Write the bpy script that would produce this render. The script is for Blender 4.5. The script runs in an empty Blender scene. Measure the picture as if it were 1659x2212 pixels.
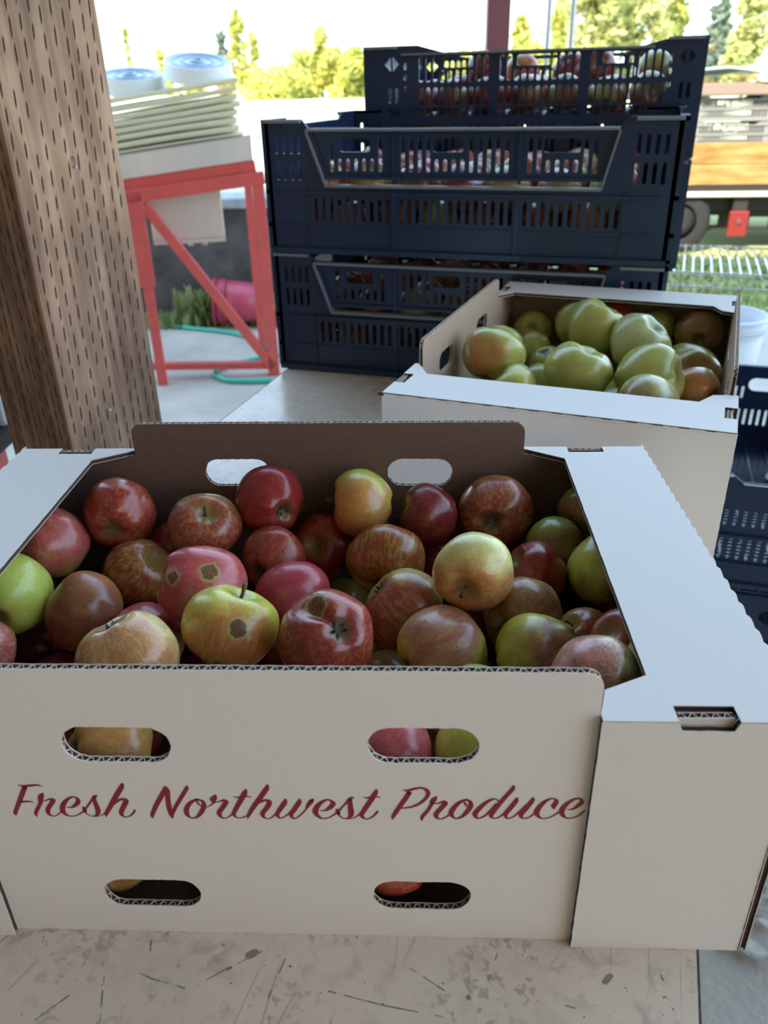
import bpy, bmesh, math, random
from mathutils import Vector, Matrix, noise as mnoise
from mathutils.geometry import delaunay_2d_cdt
random.seed(7)
C = bpy.context.scene.collection
PI = math.pi

# ------------------------------------------------------------------ camera
cam_d = bpy.data.cameras.new('camera'); cam = bpy.data.objects.new('camera', cam_d); C.objects.link(cam)
cam_d.sensor_fit = 'VERTICAL'; cam_d.sensor_height = 36.0
cam_d.lens = 1737.35 / 2212 * 36.0
cam_d.clip_start = 0.02; cam_d.clip_end = 400
cR, cF = Vector((0.999163, 0.035714, -0.019934)), Vector((-0.040893, 0.881547, -0.470321))
cU = cR.cross(cF)
cam.matrix_world = Matrix(((cR.x, cU.x, -cF.x, 0.07261), (cR.y, cU.y, -cF.y, -0.29037), (cR.z, cU.z, -cF.z, 0.42852), (0, 0, 0, 1)))
cam_d.dof.use_dof = True; cam_d.dof.focus_distance = 0.55
cam_d.dof.aperture_fstop = cam_d.lens / 2.6
bpy.context.scene.camera = cam

# ------------------------------------------------------------------ light
world = bpy.data.worlds.new('sky'); bpy.context.scene.world = world; world.use_nodes = True
wn = world.node_tree; wn.nodes.clear()
wo = wn.nodes.new('ShaderNodeOutputWorld'); bg = wn.nodes.new('ShaderNodeBackground')
tc = wn.nodes.new('ShaderNodeTexCoord'); sp = wn.nodes.new('ShaderNodeSeparateXYZ'); rp = wn.nodes.new('ShaderNodeValToRGB')
wn.links.new(tc.outputs['Generated'], sp.inputs[0]); wn.links.new(sp.outputs['Z'], rp.inputs[0])
rp.color_ramp.elements[0].position = 0.0; rp.color_ramp.elements[0].color = (0.72, 0.87, 1.0, 1)
rp.color_ramp.elements[1].position = 0.7; rp.color_ramp.elements[1].color = (0.40, 0.66, 1.0, 1)
wn.links.new(rp.outputs[0], bg.inputs[0]); bg.inputs[1].default_value = 3.7
wn.links.new(bg.outputs[0], wo.inputs[0])
sun_d = bpy.data.lights.new('sun', 'SUN'); sun = bpy.data.objects.new('sun', sun_d); C.objects.link(sun)
sun_d.energy = 15.0; sun_d.angle = 0.01; sun_d.color = (1.0, 0.93, 0.80)
sun.rotation_euler = Vector((0.35, 0.63, -0.70)).to_track_quat('-Z', 'Y').to_euler()
# warm fill light added behind the camera (its housing is built with the setting)
lamp_d = bpy.data.lights.new('work_lamp', 'AREA'); lamp_o = bpy.data.objects.new('work_lamp_light', lamp_d); C.objects.link(lamp_o)
lamp_d.shape = 'RECTANGLE'; lamp_d.size = 1.2; lamp_d.size_y = .30; lamp_d.energy = 15.0; lamp_d.color = (1.0, .66, .40)
lamp_o.location = (1.9, -2.66, 1.0); lamp_o.rotation_euler = Vector((-.55, 1, -.30)).to_track_quat('-Z', 'Z').to_euler()
vs = bpy.context.scene.view_settings
vs.view_transform = 'Standard'; vs.look = 'None'; vs.gamma = 1.0; vs.use_curve_mapping = False
vs.exposure = -0.12

# ------------------------------------------------------------------ helpers
def tag(o, label=None, cat=None, group=None, kind=None):
    if label: o['label'] = label
    if cat: o['category'] = cat
    if group: o['group'] = group
    if kind: o['kind'] = kind
    return o
def empty(name, loc=(0, 0, 0), rz=0.0):
    o = bpy.data.objects.new(name, None); o.location = loc; o.rotation_euler = (0, 0, rz)
    o.empty_display_size = 0.05; C.objects.link(o); return o
class MB:
    """collects vertices and faces, then links them as one mesh object"""
    def __init__(s): s.v = []; s.f = []; s.m = []
    def add(s, vs, fs, mi=0):
        b = len(s.v); s.v += [tuple(p) for p in vs]
        s.f += [tuple(i + b for i in f) for f in fs]; s.m += [mi] * len(fs)
    def box(s, x0, x1, y0, y1, z0, z1, mi=0, M=None):
        vs = [(x, y, z) for z in (z0, z1) for y in (y0, y1) for x in (x0, x1)]
        if M: vs = [M @ Vector(p) for p in vs]
        s.add(vs, [(0, 2, 3, 1), (4, 5, 7, 6), (0, 1, 5, 4), (2, 6, 7, 3), (0, 4, 6, 2), (1, 3, 7, 5)], mi)
    def bar(s, a, b, w, h, mi=0, up=(0, 0, 1)):
        a = Vector(a); b = Vector(b); d = (b - a).normalized(); up = Vector(up)
        if abs(d.dot(up)) > .95: up = Vector((0, 1, 0))
        r = d.cross(up).normalized(); u = r.cross(d)
        vs = [p + r * (i * w / 2) + u * (j * h / 2) for p in (a, b) for i, j in ((-1, -1), (1, -1), (1, 1), (-1, 1))]
        s.add(vs, [(3, 2, 1, 0), (4, 5, 6, 7), (0, 1, 5, 4), (1, 2, 6, 5), (2, 3, 7, 6), (3, 0, 4, 7)], mi)
    def tube(s, pts, r, n=8, mi=0, cap=True):
        pts = [Vector(p) for p in pts]; rs = r if isinstance(r, (list, tuple)) else [r] * len(pts)
        rings = []; up = Vector((0, 0, 1)); b0 = len(s.v)
        for i, p in enumerate(pts):
            d = (pts[min(i + 1, len(pts) - 1)] - pts[max(i - 1, 0)]).normalized()
            q = up if abs(d.dot(up)) < .95 else Vector((1, 0, 0))
            x = d.cross(q).normalized(); y = x.cross(d)
            s.v += [tuple(p + (x * math.cos(2 * PI * k / n) + y * math.sin(2 * PI * k / n)) * rs[i]) for k in range(n)]
        for i in range(len(pts) - 1):
            for k in range(n):
                a = b0 + i * n + k; b = b0 + i * n + (k + 1) % n
                s.f.append((a, b, b + n, a + n)); s.m.append(mi)
        if cap:
            s.f.append(tuple(b0 + k for k in range(n))[::-1]); s.m.append(mi)
            s.f.append(tuple(b0 + (len(pts) - 1) * n + k for k in range(n))); s.m.append(mi)
    def lathe(s, prof, n=32, mi=0, M=None):
        b0 = len(s.v)
        for r, z in prof:
            for k in range(n):
                p = Vector((r * math.cos(2 * PI * k / n), r * math.sin(2 * PI * k / n), z))
                s.v.append(tuple(M @ p if M else p))
        for i in range(len(prof) - 1):
            for k in range(n):
                a = b0 + i * n + k; b = b0 + i * n + (k + 1) % n
                s.f.append((a, b, b + n, a + n)); s.m.append(mi)
    def build(s, name, mats, parent=None, smooth=False, bevel=0, kind=None):
        me = bpy.data.meshes.new(name); me.from_pydata(s.v, [], s.f); 
        for m in (mats if isinstance(mats, (list, tuple)) else [mats]): me.materials.append(m)
        if any(s.m): me.polygons.foreach_set('material_index', s.m)
        if smooth: me.polygons.foreach_set('use_smooth', [True] * len(me.polygons))
        me.update()
        o = bpy.data.objects.new(name, me); C.objects.link(o)
        if parent: o.parent = parent
        if bevel:
            md = o.modifiers.new('bevel', 'BEVEL'); md.width = bevel; md.segments = 2; md.limit_method = 'ANGLE'
        if kind: o['kind'] = kind
        return o
def pill(cx, cy, w, h, n=7, rr=None):
    """rounded slot outline, counter clockwise"""
    r = min(w, h) / 2 if rr is None else rr; out = []
    for qx, qy, a0 in ((1, 1, 0), (-1, 1, 90), (-1, -1, 180), (1, -1, 270)):
        for k in range(n):
            a = math.radians(a0 + 90 * k / (n - 1))
            out.append((cx + qx * (w / 2 - r) + r * math.cos(a), cy + qy * (h / 2 - r) + r * math.sin(a)))
    o2 = []
    for p in out:
        if not o2 or (p[0] - o2[-1][0]) ** 2 + (p[1] - o2[-1][1]) ** 2 > 1e-12: o2.append(p)
    if (o2[0][0] - o2[-1][0]) ** 2 + (o2[0][1] - o2[-1][1]) ** 2 < 1e-12: o2.pop()
    return o2
def inside(p, poly):
    c = False; j = len(poly) - 1
    for i in range(len(poly)):
        if (poly[i][1] > p[1]) != (poly[j][1] > p[1]) and p[0] < (poly[j][0] - poly[i][0]) * (p[1] - poly[i][1]) / (poly[j][1] - poly[i][1]) + poly[i][0]: c = not c
        j = i
    return c
def area(poly): return sum(poly[i - 1][0] * poly[i][1] - poly[i][0] * poly[i - 1][1] for i in range(len(poly))) / 2
def offset(poly, d):
    """moves an outline inwards by d (outwards for d<0)"""
    if area(poly) < 0: poly = poly[::-1]
    out = []; n = len(poly)
    for i in range(n):
        a, b, c = Vector(poly[i - 1]), Vector(poly[i]), Vector(poly[(i + 1) % n])
        n1 = (b - a).normalized(); n2 = (c - b).normalized()
        n1 = Vector((-n1.y, n1.x)); n2 = Vector((-n2.y, n2.x)); m = n1 + n2
        m = m / max(.35, m.length_squared / 2) if m.length > 1e-6 else n1
        out.append((b.x + m.x * d, b.y + m.y * d))
    return out
def densify(poly, step, rag=0.0):
    out = []
    for i in range(len(poly)):
        a = poly[i]; b = poly[(i + 1) % len(poly)]; L = math.hypot(b[0] - a[0], b[1] - a[1]); n = max(1, int(L / step))
        for k in range(n):
            t = k / n; out.append((a[0] + (b[0] - a[0]) * t + random.uniform(-rag, rag), a[1] + (b[1] - a[1]) * t + random.uniform(-rag, rag)))
    return out
def plate(mb, outline, holes, w0, w1, fr, mi=(0, 1, 2)):
    """flat plate with holes between heights w0 (back) and w1 (front) of a frame (origin,u,v,w)"""
    if area(outline) < 0: outline = outline[::-1]
    pts = [Vector(p) for p in outline]; edges = [(i, (i + 1) % len(outline)) for i in range(len(outline))]
    loops = [list(range(len(outline)))]
    for h in holes:
        if area(h) > 0: h = h[::-1]
        b = len(pts); pts += [Vector(p) for p in h]; edges += [(b + i, b + (i + 1) % len(h)) for i in range(len(h))]
        loops.append(list(range(b, b + len(h))))
    r = delaunay_2d_cdt(pts, edges, [], 0, 1e-7)
    V2, F2, orig = r[0], r[2], r[3]
    mapv = {}
    for i, oo in enumerate(orig):
        for k in oo: mapv[k] = i
    tris = []
    for f in F2:
        c = ((V2[f[0]].x + V2[f[1]].x + V2[f[2]].x) / 3, (V2[f[0]].y + V2[f[1]].y + V2[f[2]].y) / 3)
        if inside(c, outline) and not any(inside(c, h) for h in holes): tris.append(f)
    o, u, v, w = (Vector(q) for q in fr); n = len(V2)
    top = [o + u * p.x + v * p.y + w * w1 for p in V2]; bot = [o + u * p.x + v * p.y + w * w0 for p in V2]
    b = len(mb.v); mb.v += [tuple(p) for p in top + bot]
    flip = u.cross(v).dot(w) < 0
    for f in tris:
        a = f if not flip else f[::-1]
        mb.f.append(tuple(b + i for i in a)); mb.m.append(mi[0])
        mb.f.append(tuple(b + n + i for i in a[::-1])); mb.m.append(mi[1])
    for lp in loops:
        for i in range(len(lp)):
            p = mapv[lp[i]]; q = mapv[lp[(i + 1) % len(lp)]]
            if p == q: continue
            fa = (b + q, b + p, b + n + p, b + n + q)
            mb.f.append(fa if not flip else fa[::-1]); mb.m.append(mi[2])

# ------------------------------------------------------------------ materials
def mat(name, col, rough=.6, metal=0.0, noise=0, nscale=8.0, col2=None, bump=0.0, bscale=60.0, spec=.5, coords='Object', stretch=(1, 1, 1), trans=0.0):
    m = bpy.data.materials.new(name); m.use_nodes = True; nt = m.node_tree; N = nt.nodes; Lk = nt.links
    b = N['Principled BSDF']; b.inputs['Base Color'].default_value = (*col, 1); b.inputs['Roughness'].default_value = rough
    b.inputs['Metallic'].default_value = metal; b.inputs['Specular IOR Level'].default_value = spec
    if noise or bump:
        t = N.new('ShaderNodeTexCoord'); mp = N.new('ShaderNodeMapping'); mp.inputs['Scale'].default_value = stretch
        Lk.new(t.outputs[coords], mp.inputs[0])
    if noise:
        nz = N.new('ShaderNodeTexNoise'); nz.inputs['Scale'].default_value = nscale; nz.inputs['Detail'].default_value = 6
        Lk.new(mp.outputs[0], nz.inputs['Vector'])
        rp = N.new('ShaderNodeMapRange'); rp.inputs[1].default_value = .5 - .5 / (1 + noise * 2); rp.inputs[2].default_value = .5 + .5 / (1 + noise * 2)
        Lk.new(nz.outputs['Fac'], rp.inputs[0])
        mx = N.new('ShaderNodeMix'); mx.data_type = 'RGBA'; mx.inputs[6].default_value = (*col, 1); mx.inputs[7].default_value = (*(col2 or [c * .6 for c in col]), 1)
        Lk.new(rp.outputs[0], mx.inputs[0]); Lk.new(mx.outputs[2], b.inputs['Base Color'])
    if bump:
        n2 = N.new('ShaderNodeTexNoise'); n2.inputs['Scale'].default_value = bscale; n2.inputs['Detail'].default_value = 5
        Lk.new(mp.outputs[0], n2.inputs['Vector'])
        bp = N.new('ShaderNodeBump'); bp.inputs['Strength'].default_value = bump; bp.inputs['Distance'].default_value = .01
        Lk.new(n2.outputs['Fac'], bp.inputs['Height']); Lk.new(bp.outputs[0], b.inputs['Normal'])
    if trans:
        ts = N.new('ShaderNodeBsdfTranslucent'); ad = N.new('ShaderNodeMixShader'); ad.inputs[0].default_value = trans
        src = b.inputs['Base Color'].links[0].from_socket if b.inputs['Base Color'].is_linked else None
        ts.inputs[0].default_value = (*col, 1)
        if src: Lk.new(src, ts.inputs[0])
        Lk.new(b.outputs[0], ad.inputs[1]); Lk.new(ts.outputs[0], ad.inputs[2]); Lk.new(ad.outputs[0], N['Material Output'].inputs['Surface'])
    return m
M = {}
M['board_white'] = mat('board_white', (.82, .765, .72), .62, noise=.15, nscale=300, col2=(.77, .715, .67), bump=.05, bscale=260, stretch=(1, 6, 6))
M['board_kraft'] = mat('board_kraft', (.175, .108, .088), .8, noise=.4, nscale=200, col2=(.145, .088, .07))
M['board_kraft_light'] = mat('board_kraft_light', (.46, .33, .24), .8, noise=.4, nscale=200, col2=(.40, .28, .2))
M['board_core'] = mat('board_core', (.075, .048, .034), .9)
M['board_edge'] = mat('board_edge', (.66, .60, .53), .85)
M['flute'] = mat('flute', (.72, .62, .50), .85, noise=1, nscale=300, col2=(.5, .4, .3))
M['red_print'] = mat('red_print', (.27, .012, .024), .55)
M['black_plastic'] = mat('black_plastic', (.015, .033, .078), .24, spec=.5)
M['black_rim'] = mat('black_rim', (.20, .225, .25), .42)  # pale grey puts sky highlights into the colour of rims and gate edges
M['black_inner'] = mat('black_inner', (.012, .013, .017), .5)
M['grey_plastic'] = mat('grey_plastic', (.22, .21, .185), .5)
M['table'] = None
M['table_edge'] = mat('table_edge', (.05, .04, .034), .85, noise=1, nscale=300, col2=(.12, .10, .08))
M['concrete'] = mat('concrete', (.54, .465, .385), .8, noise=.8, nscale=5, col2=(.40, .35, .29), bump=.3, bscale=90)
M['dirt_wall'] = mat('dirt_wall', (.045, .040, .034), .9, noise=.8, nscale=7, col2=(.11, .10, .09), bump=.6, bscale=30)
M['cap'] = mat('cap', (.40, .41, .42), .8, noise=.5, nscale=20)
M['red_paint'] = mat('red_paint', (.70, .105, .085), .35, noise=.35, nscale=14, col2=(.55, .08, .07))
M['dark_red_paint'] = mat('dark_red_paint', (.16, .045, .05), .45)
M['steel'] = mat('steel', (.86, .74, .62), .30, metal=.35, noise=.6, nscale=5, col2=(.68, .62, .56), stretch=(1, 1, .3))
M['chrome'] = mat('chrome', (.75, .77, .80), .18, metal=1.0)
M['galv'] = mat('galv', (.42, .43, .45), .4, metal=.8)
M['cream'] = mat('cream', (.95, .91, .74), .5, noise=.5, nscale=9, col2=(.90, .86, .64), trans=.35)
M['tub'] = mat('tub', (.80, .79, .72), .4, trans=.1)
M['tub_top'] = mat('tub_top', (.22, .29, .40), .25, noise=.4, nscale=20, col2=(.34, .42, .54))
M['white_plastic'] = mat('white_plastic', (.78, .80, .84), .35, trans=.25)
M['pink_plastic'] = mat('pink_plastic', (.52, .07, .115), .35, noise=.3, nscale=12, col2=(.45, .05, .09))
M['hose'] = mat('hose', (.03, .42, .30), .35)
M['grass'] = mat('grass', (.20, .28, .08), .7, noise=.8, nscale=2.5, col2=(.34, .36, .15), trans=.35)
M['grass_dry'] = mat('grass_dry', (.42, .40, .16), .9, noise=1, nscale=1.5, col2=(.28, .34, .10))
M['field'] = mat('field', (.66, .62, .42), .95, noise=1, nscale=.35, col2=(.58, .58, .30))
M['leaf_yellow'] = mat('leaf_yellow', (.62, .58, .13), .7, noise=1, nscale=1.2, col2=(.42, .45, .12), trans=.4)
M['leaf_green'] = mat('leaf_green', (.38, .42, .17), .7, noise=1, nscale=1.5, col2=(.58, .55, .22), trans=.4)
M['leaf_blue'] = mat('leaf_blue', (.15, .20, .17), .7, noise=1, nscale=1.5, col2=(.20, .24, .14), trans=.3)
M['leaf_rust'] = mat('leaf_rust', (.40, .26, .08), .7, noise=1, nscale=1.5, col2=(.42, .34, .10), trans=.4)
M['bark'] = mat('bark', (.16, .12, .08), .9)
M['yellow_board'] = mat('yellow_board', (.23, .115, .020), .6, noise=1.2, nscale=4, col2=(.36, .24, .075), stretch=(1, 1, 5))
M['orange_paint'] = mat('orange_paint', (.65, .22, .06), .6)
M['trailer_frame'] = mat('trailer_frame', (.022, .016, .012), .7)
M['trailer_light'] = mat('trailer_light', (.55, .50, .38), .6)
M['tyre'] = mat('tyre', (.016, .015, .015), .8)
M['lamp_red'] = mat('lamp_red', (.20, .018, .012), .4)
M['cardboard_brown'] = mat('cardboard_brown', (.24, .17, .13), .85)
M['sheet'] = mat('sheet', (.42, .50, .60), .5, noise=.5, nscale=6, col2=(.55, .62, .70))
M['leaf_dry'] = mat('leaf_dry', (.62, .60, .52), .8, noise=1, nscale=40, col2=(.35, .33, .26))
M['roof'] = mat('roof', (.16, .13, .11), .9)
M['shed_wall'] = mat('shed_wall', (.45, .33, .22), .9)
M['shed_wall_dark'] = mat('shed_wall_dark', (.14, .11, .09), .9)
M['scratch'] = mat('scratch', (.30, .26, .21), .8)
M['chip'] = mat('chip', (.33, .25, .19), .85)
M['rope'] = mat('rope', (.6, .55, .4), .8)
M['incision'] = mat('incision', (.035, .022, .016), .95)

def wood_mat():
    m = bpy.data.materials.new('treated_wood'); m.use_nodes = True; N = m.node_tree.nodes; Lk = m.node_tree.links; b = N['Principled BSDF']
    t = N.new('ShaderNodeTexCoord'); mp = N.new('ShaderNodeMapping'); mp.inputs['Scale'].default_value = (22, 22, 1.6); Lk.new(t.outputs['Object'], mp.inputs[0])
    n = N.new('ShaderNodeTexNoise'); n.inputs['Scale'].default_value = 3.0; n.inputs['Detail'].default_value = 8; n.inputs['Distortion'].default_value = .6; Lk.new(mp.outputs[0], n.inputs[0])
    r = N.new('ShaderNodeValToRGB'); e = r.color_ramp.elements
    e[0].position = .28; e[0].color = (.23, .13, .085, 1); e[1].position = .72; e[1].color = (.62, .40, .27, 1)
    x = e.new(.5); x.color = (.42, .255, .165, 1)
    Lk.new(n.outputs['Fac'], r.inputs[0])
    n2 = N.new('ShaderNodeTexNoise'); n2.inputs['Scale'].default_value = 5; n2.inputs['Detail'].default_value = 4; Lk.new(t.outputs['Object'], n2.inputs[0])
    mr = N.new('ShaderNodeMapRange'); mr.inputs[1].default_value = .35; mr.inputs[2].default_value = .62; mr.inputs[3].default_value = .55; mr.inputs[4].default_value = 1.15; Lk.new(n2.outputs['Fac'], mr.inputs[0])
    mx = N.new('ShaderNodeMix'); mx.data_type = 'RGBA'; mx.blend_type = 'MULTIPLY'; mx.inputs[0].default_value = 1; Lk.new(r.outputs[0], mx.inputs[6]); Lk.new(mr.outputs[0], mx.inputs[7])
    Lk.new(mx.outputs[2], b.inputs['Base Color']); b.inputs['Roughness'].default_value = .75
    bp = N.new('ShaderNodeBump'); bp.inputs['Strength'].default_value = .25; bp.inputs['Distance'].default_value = .004; Lk.new(n.outputs['Fac'], bp.inputs['Height']); Lk.new(bp.outputs[0], b.inputs['Normal'])
    return m
M['wood'] = wood_mat()

def table_mat():
    """worn off-white laminate: smears, grey scuffs, fine scratches, chips"""
    m = bpy.data.materials.new('worn_laminate'); m.use_nodes = True; N = m.node_tree.nodes; Lk = m.node_tree.links; b = N['Principled BSDF']
    t = N.new('ShaderNodeTexCoord'); P = t.outputs['Object']
    def nz(scale, det=6, dist=0, vec=None):
        n = N.new('ShaderNodeTexNoise'); n.inputs['Scale'].default_value = scale; n.inputs['Detail'].default_value = det; n.inputs['Distortion'].default_value = dist; Lk.new(vec or P, n.inputs['Vector']); return n.outputs['Fac']
    def rng(s, a, bb, c=0, d=1):
        r = N.new('ShaderNodeMapRange'); r.inputs[1].default_value = a; r.inputs[2].default_value = bb; r.inputs[3].default_value = c; r.inputs[4].default_value = d; Lk.new(s, r.inputs[0]); return r.outputs[0]
    def mul(a, c):
        q = N.new('ShaderNodeMath'); q.operation = 'MULTIPLY'; q.use_clamp = True
        for k, v in enumerate((a, c)):
            if isinstance(v, float): q.inputs[k].default_value = v
            else: Lk.new(v, q.inputs[k])
        return q.outputs[0]
    def mix(f, c1, c2):
        x = N.new('ShaderNodeMix'); x.data_type = 'RGBA'; Lk.new(f, x.inputs[0])
        for k, v in ((6, c1), (7, c2)):
            if isinstance(v, tuple): x.inputs[k].default_value = (*v, 1)
            else: Lk.new(v, x.inputs[k])
        return x.outputs[2]
    c = mix(rng(nz(9, 5), .3, .7), (.88, .745, .61), (.74, .62, .51))
    big = rng(nz(7, 4), .38, .62)
    c = mix(mul(mul(rng(nz(75, 10, .5), .50, .66), big), .5), c, (.40, .33, .26))     # grey scuffed patches
    c = mix(mul(mul(rng(nz(170, 8), .56, .64), rng(nz(16, 5), .45, .60)), .5), c, (.26, .20, .15))   # dirt specks
    c = mix(rng(nz(330, 2), .72, .76), c, (.17, .14, .11))
    for ang, sc, th in ((.45, 9.0, .006), (1.85, 7.5, .005), (-.5, 6.0, .004), (1.2, 11.0, .005)):      # hairline scratches
        mp = N.new('ShaderNodeMapping'); mp.inputs['Rotation'].default_value = (0, 0, ang); mp.inputs['Scale'].default_value = (sc, sc * .12, 1); Lk.new(P, mp.inputs[0])
        v = N.new('ShaderNodeTexVoronoi'); v.feature = 'DISTANCE_TO_EDGE'; v.inputs['Scale'].default_value = 1.3; Lk.new(mp.outputs[0], v.inputs['Vector'])
        c = mix(mul(mul(rng(v.outputs['Distance'], th, th * .3), rng(nz(13, 4), .52, .62)), .45), c, (.20, .17, .14))
    Lk.new(c, b.inputs['Base Color']); b.inputs['Roughness'].default_value = .33
    Lk.new(rng(nz(14, 5), .3, .7, .14, .34), b.inputs['Roughness'])
    return m
M['table'] = table_mat()

def apple_mat():
    m = bpy.data.materials.new('apple_skin'); m.use_nodes = True; nt = m.node_tree; N = nt.nodes; Lk = nt.links; b = N['Principled BSDF']
    def at(n, out='Vector'):
        a = N.new('ShaderNodeAttribute'); a.attribute_type = 'OBJECT'; a.attribute_name = n; return a.outputs[out]
    def vm(op, a, c=None):
        q = N.new('ShaderNodeVectorMath'); q.operation = op
        for k, v in enumerate((a, c)):
            if v is None: continue
            if isinstance(v, tuple): q.inputs[k].default_value = v
            elif isinstance(v, float): q.inputs[3].default_value = v
            else: Lk.new(v, q.inputs[k])
        return q.outputs['Value' if op in ('DOT_PRODUCT', 'LENGTH', 'DISTANCE') else 'Vector']
    def ma(op, *aa):
        q = N.new('ShaderNodeMath'); q.operation = op
        for k, v in enumerate(aa):
            if isinstance(v, (float, int)): q.inputs[k].default_value = v
            else: Lk.new(v, q.inputs[k])
        return q.outputs[0]
    def rng(s, a, bb, c=0.0, d=1.0):
        r = N.new('ShaderNodeMapRange'); r.interpolation_type = 'SMOOTHSTEP'
        for k, v in ((1, a), (2, bb), (3, c), (4, d)):
            if isinstance(v, (float, int)): r.inputs[k].default_value = v
            else: Lk.new(v, r.inputs[k])
        Lk.new(s, r.inputs[0]); return r.outputs[0]
    def nz(vec, scale, det=4, dist=0.0):
        n = N.new('ShaderNodeTexNoise'); n.inputs['Scale'].default_value = scale; n.inputs['Detail'].default_value = det; n.inputs['Distortion'].default_value = dist
        Lk.new(vec, n.inputs['Vector']); return n.outputs['Fac']
    def mix(f, c1, c2, bt='MIX'):
        x = N.new('ShaderNodeMix'); x.data_type = 'RGBA'; x.blend_type = bt
        if isinstance(f, float): x.inputs[0].default_value = f
        else: Lk.new(f, x.inputs[0])
        for k, v in ((6, c1), (7, c2)):
            if isinstance(v, tuple): x.inputs[k].default_value = (*v, 1)
            else: Lk.new(v, x.inputs[k])
        return x.outputs[2]
    P = N.new('ShaderNodeTexCoord').outputs['Object']; n = vm('NORMALIZE', P); sd = at('seed')
    ns = vm('ADD', n, sd)
    st = vm('ADD', vm('MULTIPLY', n, (7.0, 7.0, 1.3)), sd)
    n1 = nz(ns, 1.9, 5, .4); n2 = nz(st, 1.6, 6, .3)
    mval = ma('ADD', ma('ADD', vm('DOT_PRODUCT', n, at('blush_dir')), ma('MULTIPLY', ma('SUBTRACT', n1, .5), 1.5)), ma('MULTIPLY', ma('SUBTRACT', n2, .5), .75))
    amt = at('amount', 'Fac'); th = ma('SUBTRACT', 1.0, ma('MULTIPLY', amt, 2.0))
    fac = ma('MULTIPLY', rng(mval, ma('SUBTRACT', th, .42), ma('ADD', th, .42)), .92)
    base = at('base', 'Color'); bl = at('blush', 'Color')
    base = mix(rng(n1, .35, .7), base, mix(.35, base, (.45, .42, .10)))
    bl = mix(rng(n2, .4, .68), bl, mix(.35, bl, base))
    c = mix(fac, base, bl)
    fine = nz(ns, 16, 5)
    c = mix(1.0, c, mix(rng(fine, .3, .7), (.90, .90, .90), (1.07, 1.06, 1.05)), 'MULTIPLY')
    # lenticels
    vo = N.new('ShaderNodeTexVoronoi'); vo.inputs['Scale'].default_value = 15.0; Lk.new(ns, vo.inputs['Vector'])
    c = mix(ma('MULTIPLY', rng(vo.outputs['Distance'], .13, .05), ma('ADD', .16, ma('MULTIPLY', at('spots', 'Fac'), .38))), c, (.80, .66, .42))
    # cavity and basin
    sx = N.new('ShaderNodeSeparateXYZ'); Lk.new(n, sx.inputs[0]); pz = sx.outputs['Z']
    c = mix(ma('MULTIPLY', rng(pz, .86, .985), .75), c, mix(rng(n2, .35, .6), (.30, .27, .06), (.20, .14, .05)))
    c = mix(ma('MULTIPLY', rng(pz, -.90, -.985), .85), c, (.10, .085, .04))
    # russet
    c = mix(ma('MULTIPLY', ma('MULTIPLY', rng(n1, .42, .6), rng(fine, .35, .6)), at('russet', 'Fac')), c, (.28, .17, .08))
    rough = rng(n1, .3, .7, .20, .36)
    # scabs
    for a in ('scab_a', 'scab_b'):
        dv = vm('DISTANCE', n, at(a)); r = at(a + 'r', 'Fac')
        d2 = ma('ADD', dv, ma('MULTIPLY', ma('SUBTRACT', nz(ns, 6, 4), .5), .20))
        c = mix(ma('MULTIPLY', rng(d2, ma('MULTIPLY', r, 1.5), ma('MULTIPLY', r, .95)), .75), c, (.46, .42, .12))
        k = rng(d2, ma('MULTIPLY', r, .98), ma('MULTIPLY', r, .86))
        c = mix(k, c, mix(rng(nz(ns, 24, 4, 1.5), .4, .62), (.13, .050, .020), (.26, .130, .060)))
        rough = ma('MAXIMUM', rough, ma('MULTIPLY', k, .9))
    Lk.new(c, b.inputs['Base Color']); Lk.new(rough, b.inputs['Roughness']); b.inputs['Specular IOR Level'].default_value = .5; b.inputs['Coat Weight'].default_value = .35; b.inputs['Coat Roughness'].default_value = .16
    bp = N.new('ShaderNodeBump'); bp.inputs['Strength'].default_value = .12; bp.inputs['Distance'].default_value = .002
    Lk.new(fine, bp.inputs['Height']); Lk.new(bp.outputs[0], b.inputs['Normal'])
    return m
M['apple'] = apple_mat()
M['stem'] = mat('stem', (.13, .085, .045), .8)
M['calyx'] = mat('calyx', (.20, .17, .11), .9, noise=1, nscale=300, col2=(.05, .04, .03))

# ------------------------------------------------------------------ setting
def struct(o): o['kind'] = 'structure'; return o
m = MB(); m.box(-7, 5, -6, 4.1, -.95, -.75); struct(m.build('floor', M['concrete']))
m = MB(); m.box(-6, 3.2, -3.0, 2.2, 3.2, 3.32)
for k in range(5): m.box(-6, 3.2, -2.9 + k * 1.2, -2.82 + k * 1.2, 3.0, 3.2)
struct(m.build('ceiling', M['roof']))
# ground: low on the right and near, higher field on the left behind the low wall
def sstep(a, b, x):
    t = max(0, min(1, (x - a) / (b - a))); return t * t * (3 - 2 * t)
def ground_z(x, y):
    hi = sstep(4.35, 4.6, y) * (1 - sstep(.55, 1.6, x)); far = sstep(9.5, 15, y)
    return -.77 + .62 * max(hi, far) + .25 * sstep(30, 90, y)
m = MB(); xs = [-120, -70, -40, -25, -15, -10, -7, -5, -4, -3, -2, -1.5, -1, -.5, 0, .3, .55, .8, 1.05, 1.3, 1.6, 2, 2.5, 3, 4, 5, 7, 10, 15, 25, 40, 70, 120]
ys = [3.9, 4.2, 4.36, 4.42, 4.48, 4.54, 4.6, 4.8, 5.2, 6, 7, 8, 9, 9.5, 10.5, 11.5, 12.5, 13.5, 15, 18, 22, 30, 40, 60, 90, 130, 200]
vsx = [(x, y, ground_z(x, y) + .02 * mnoise.noise(Vector((x, y, 0)))) for y in ys for x in xs]; nx = len(xs)
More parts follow.
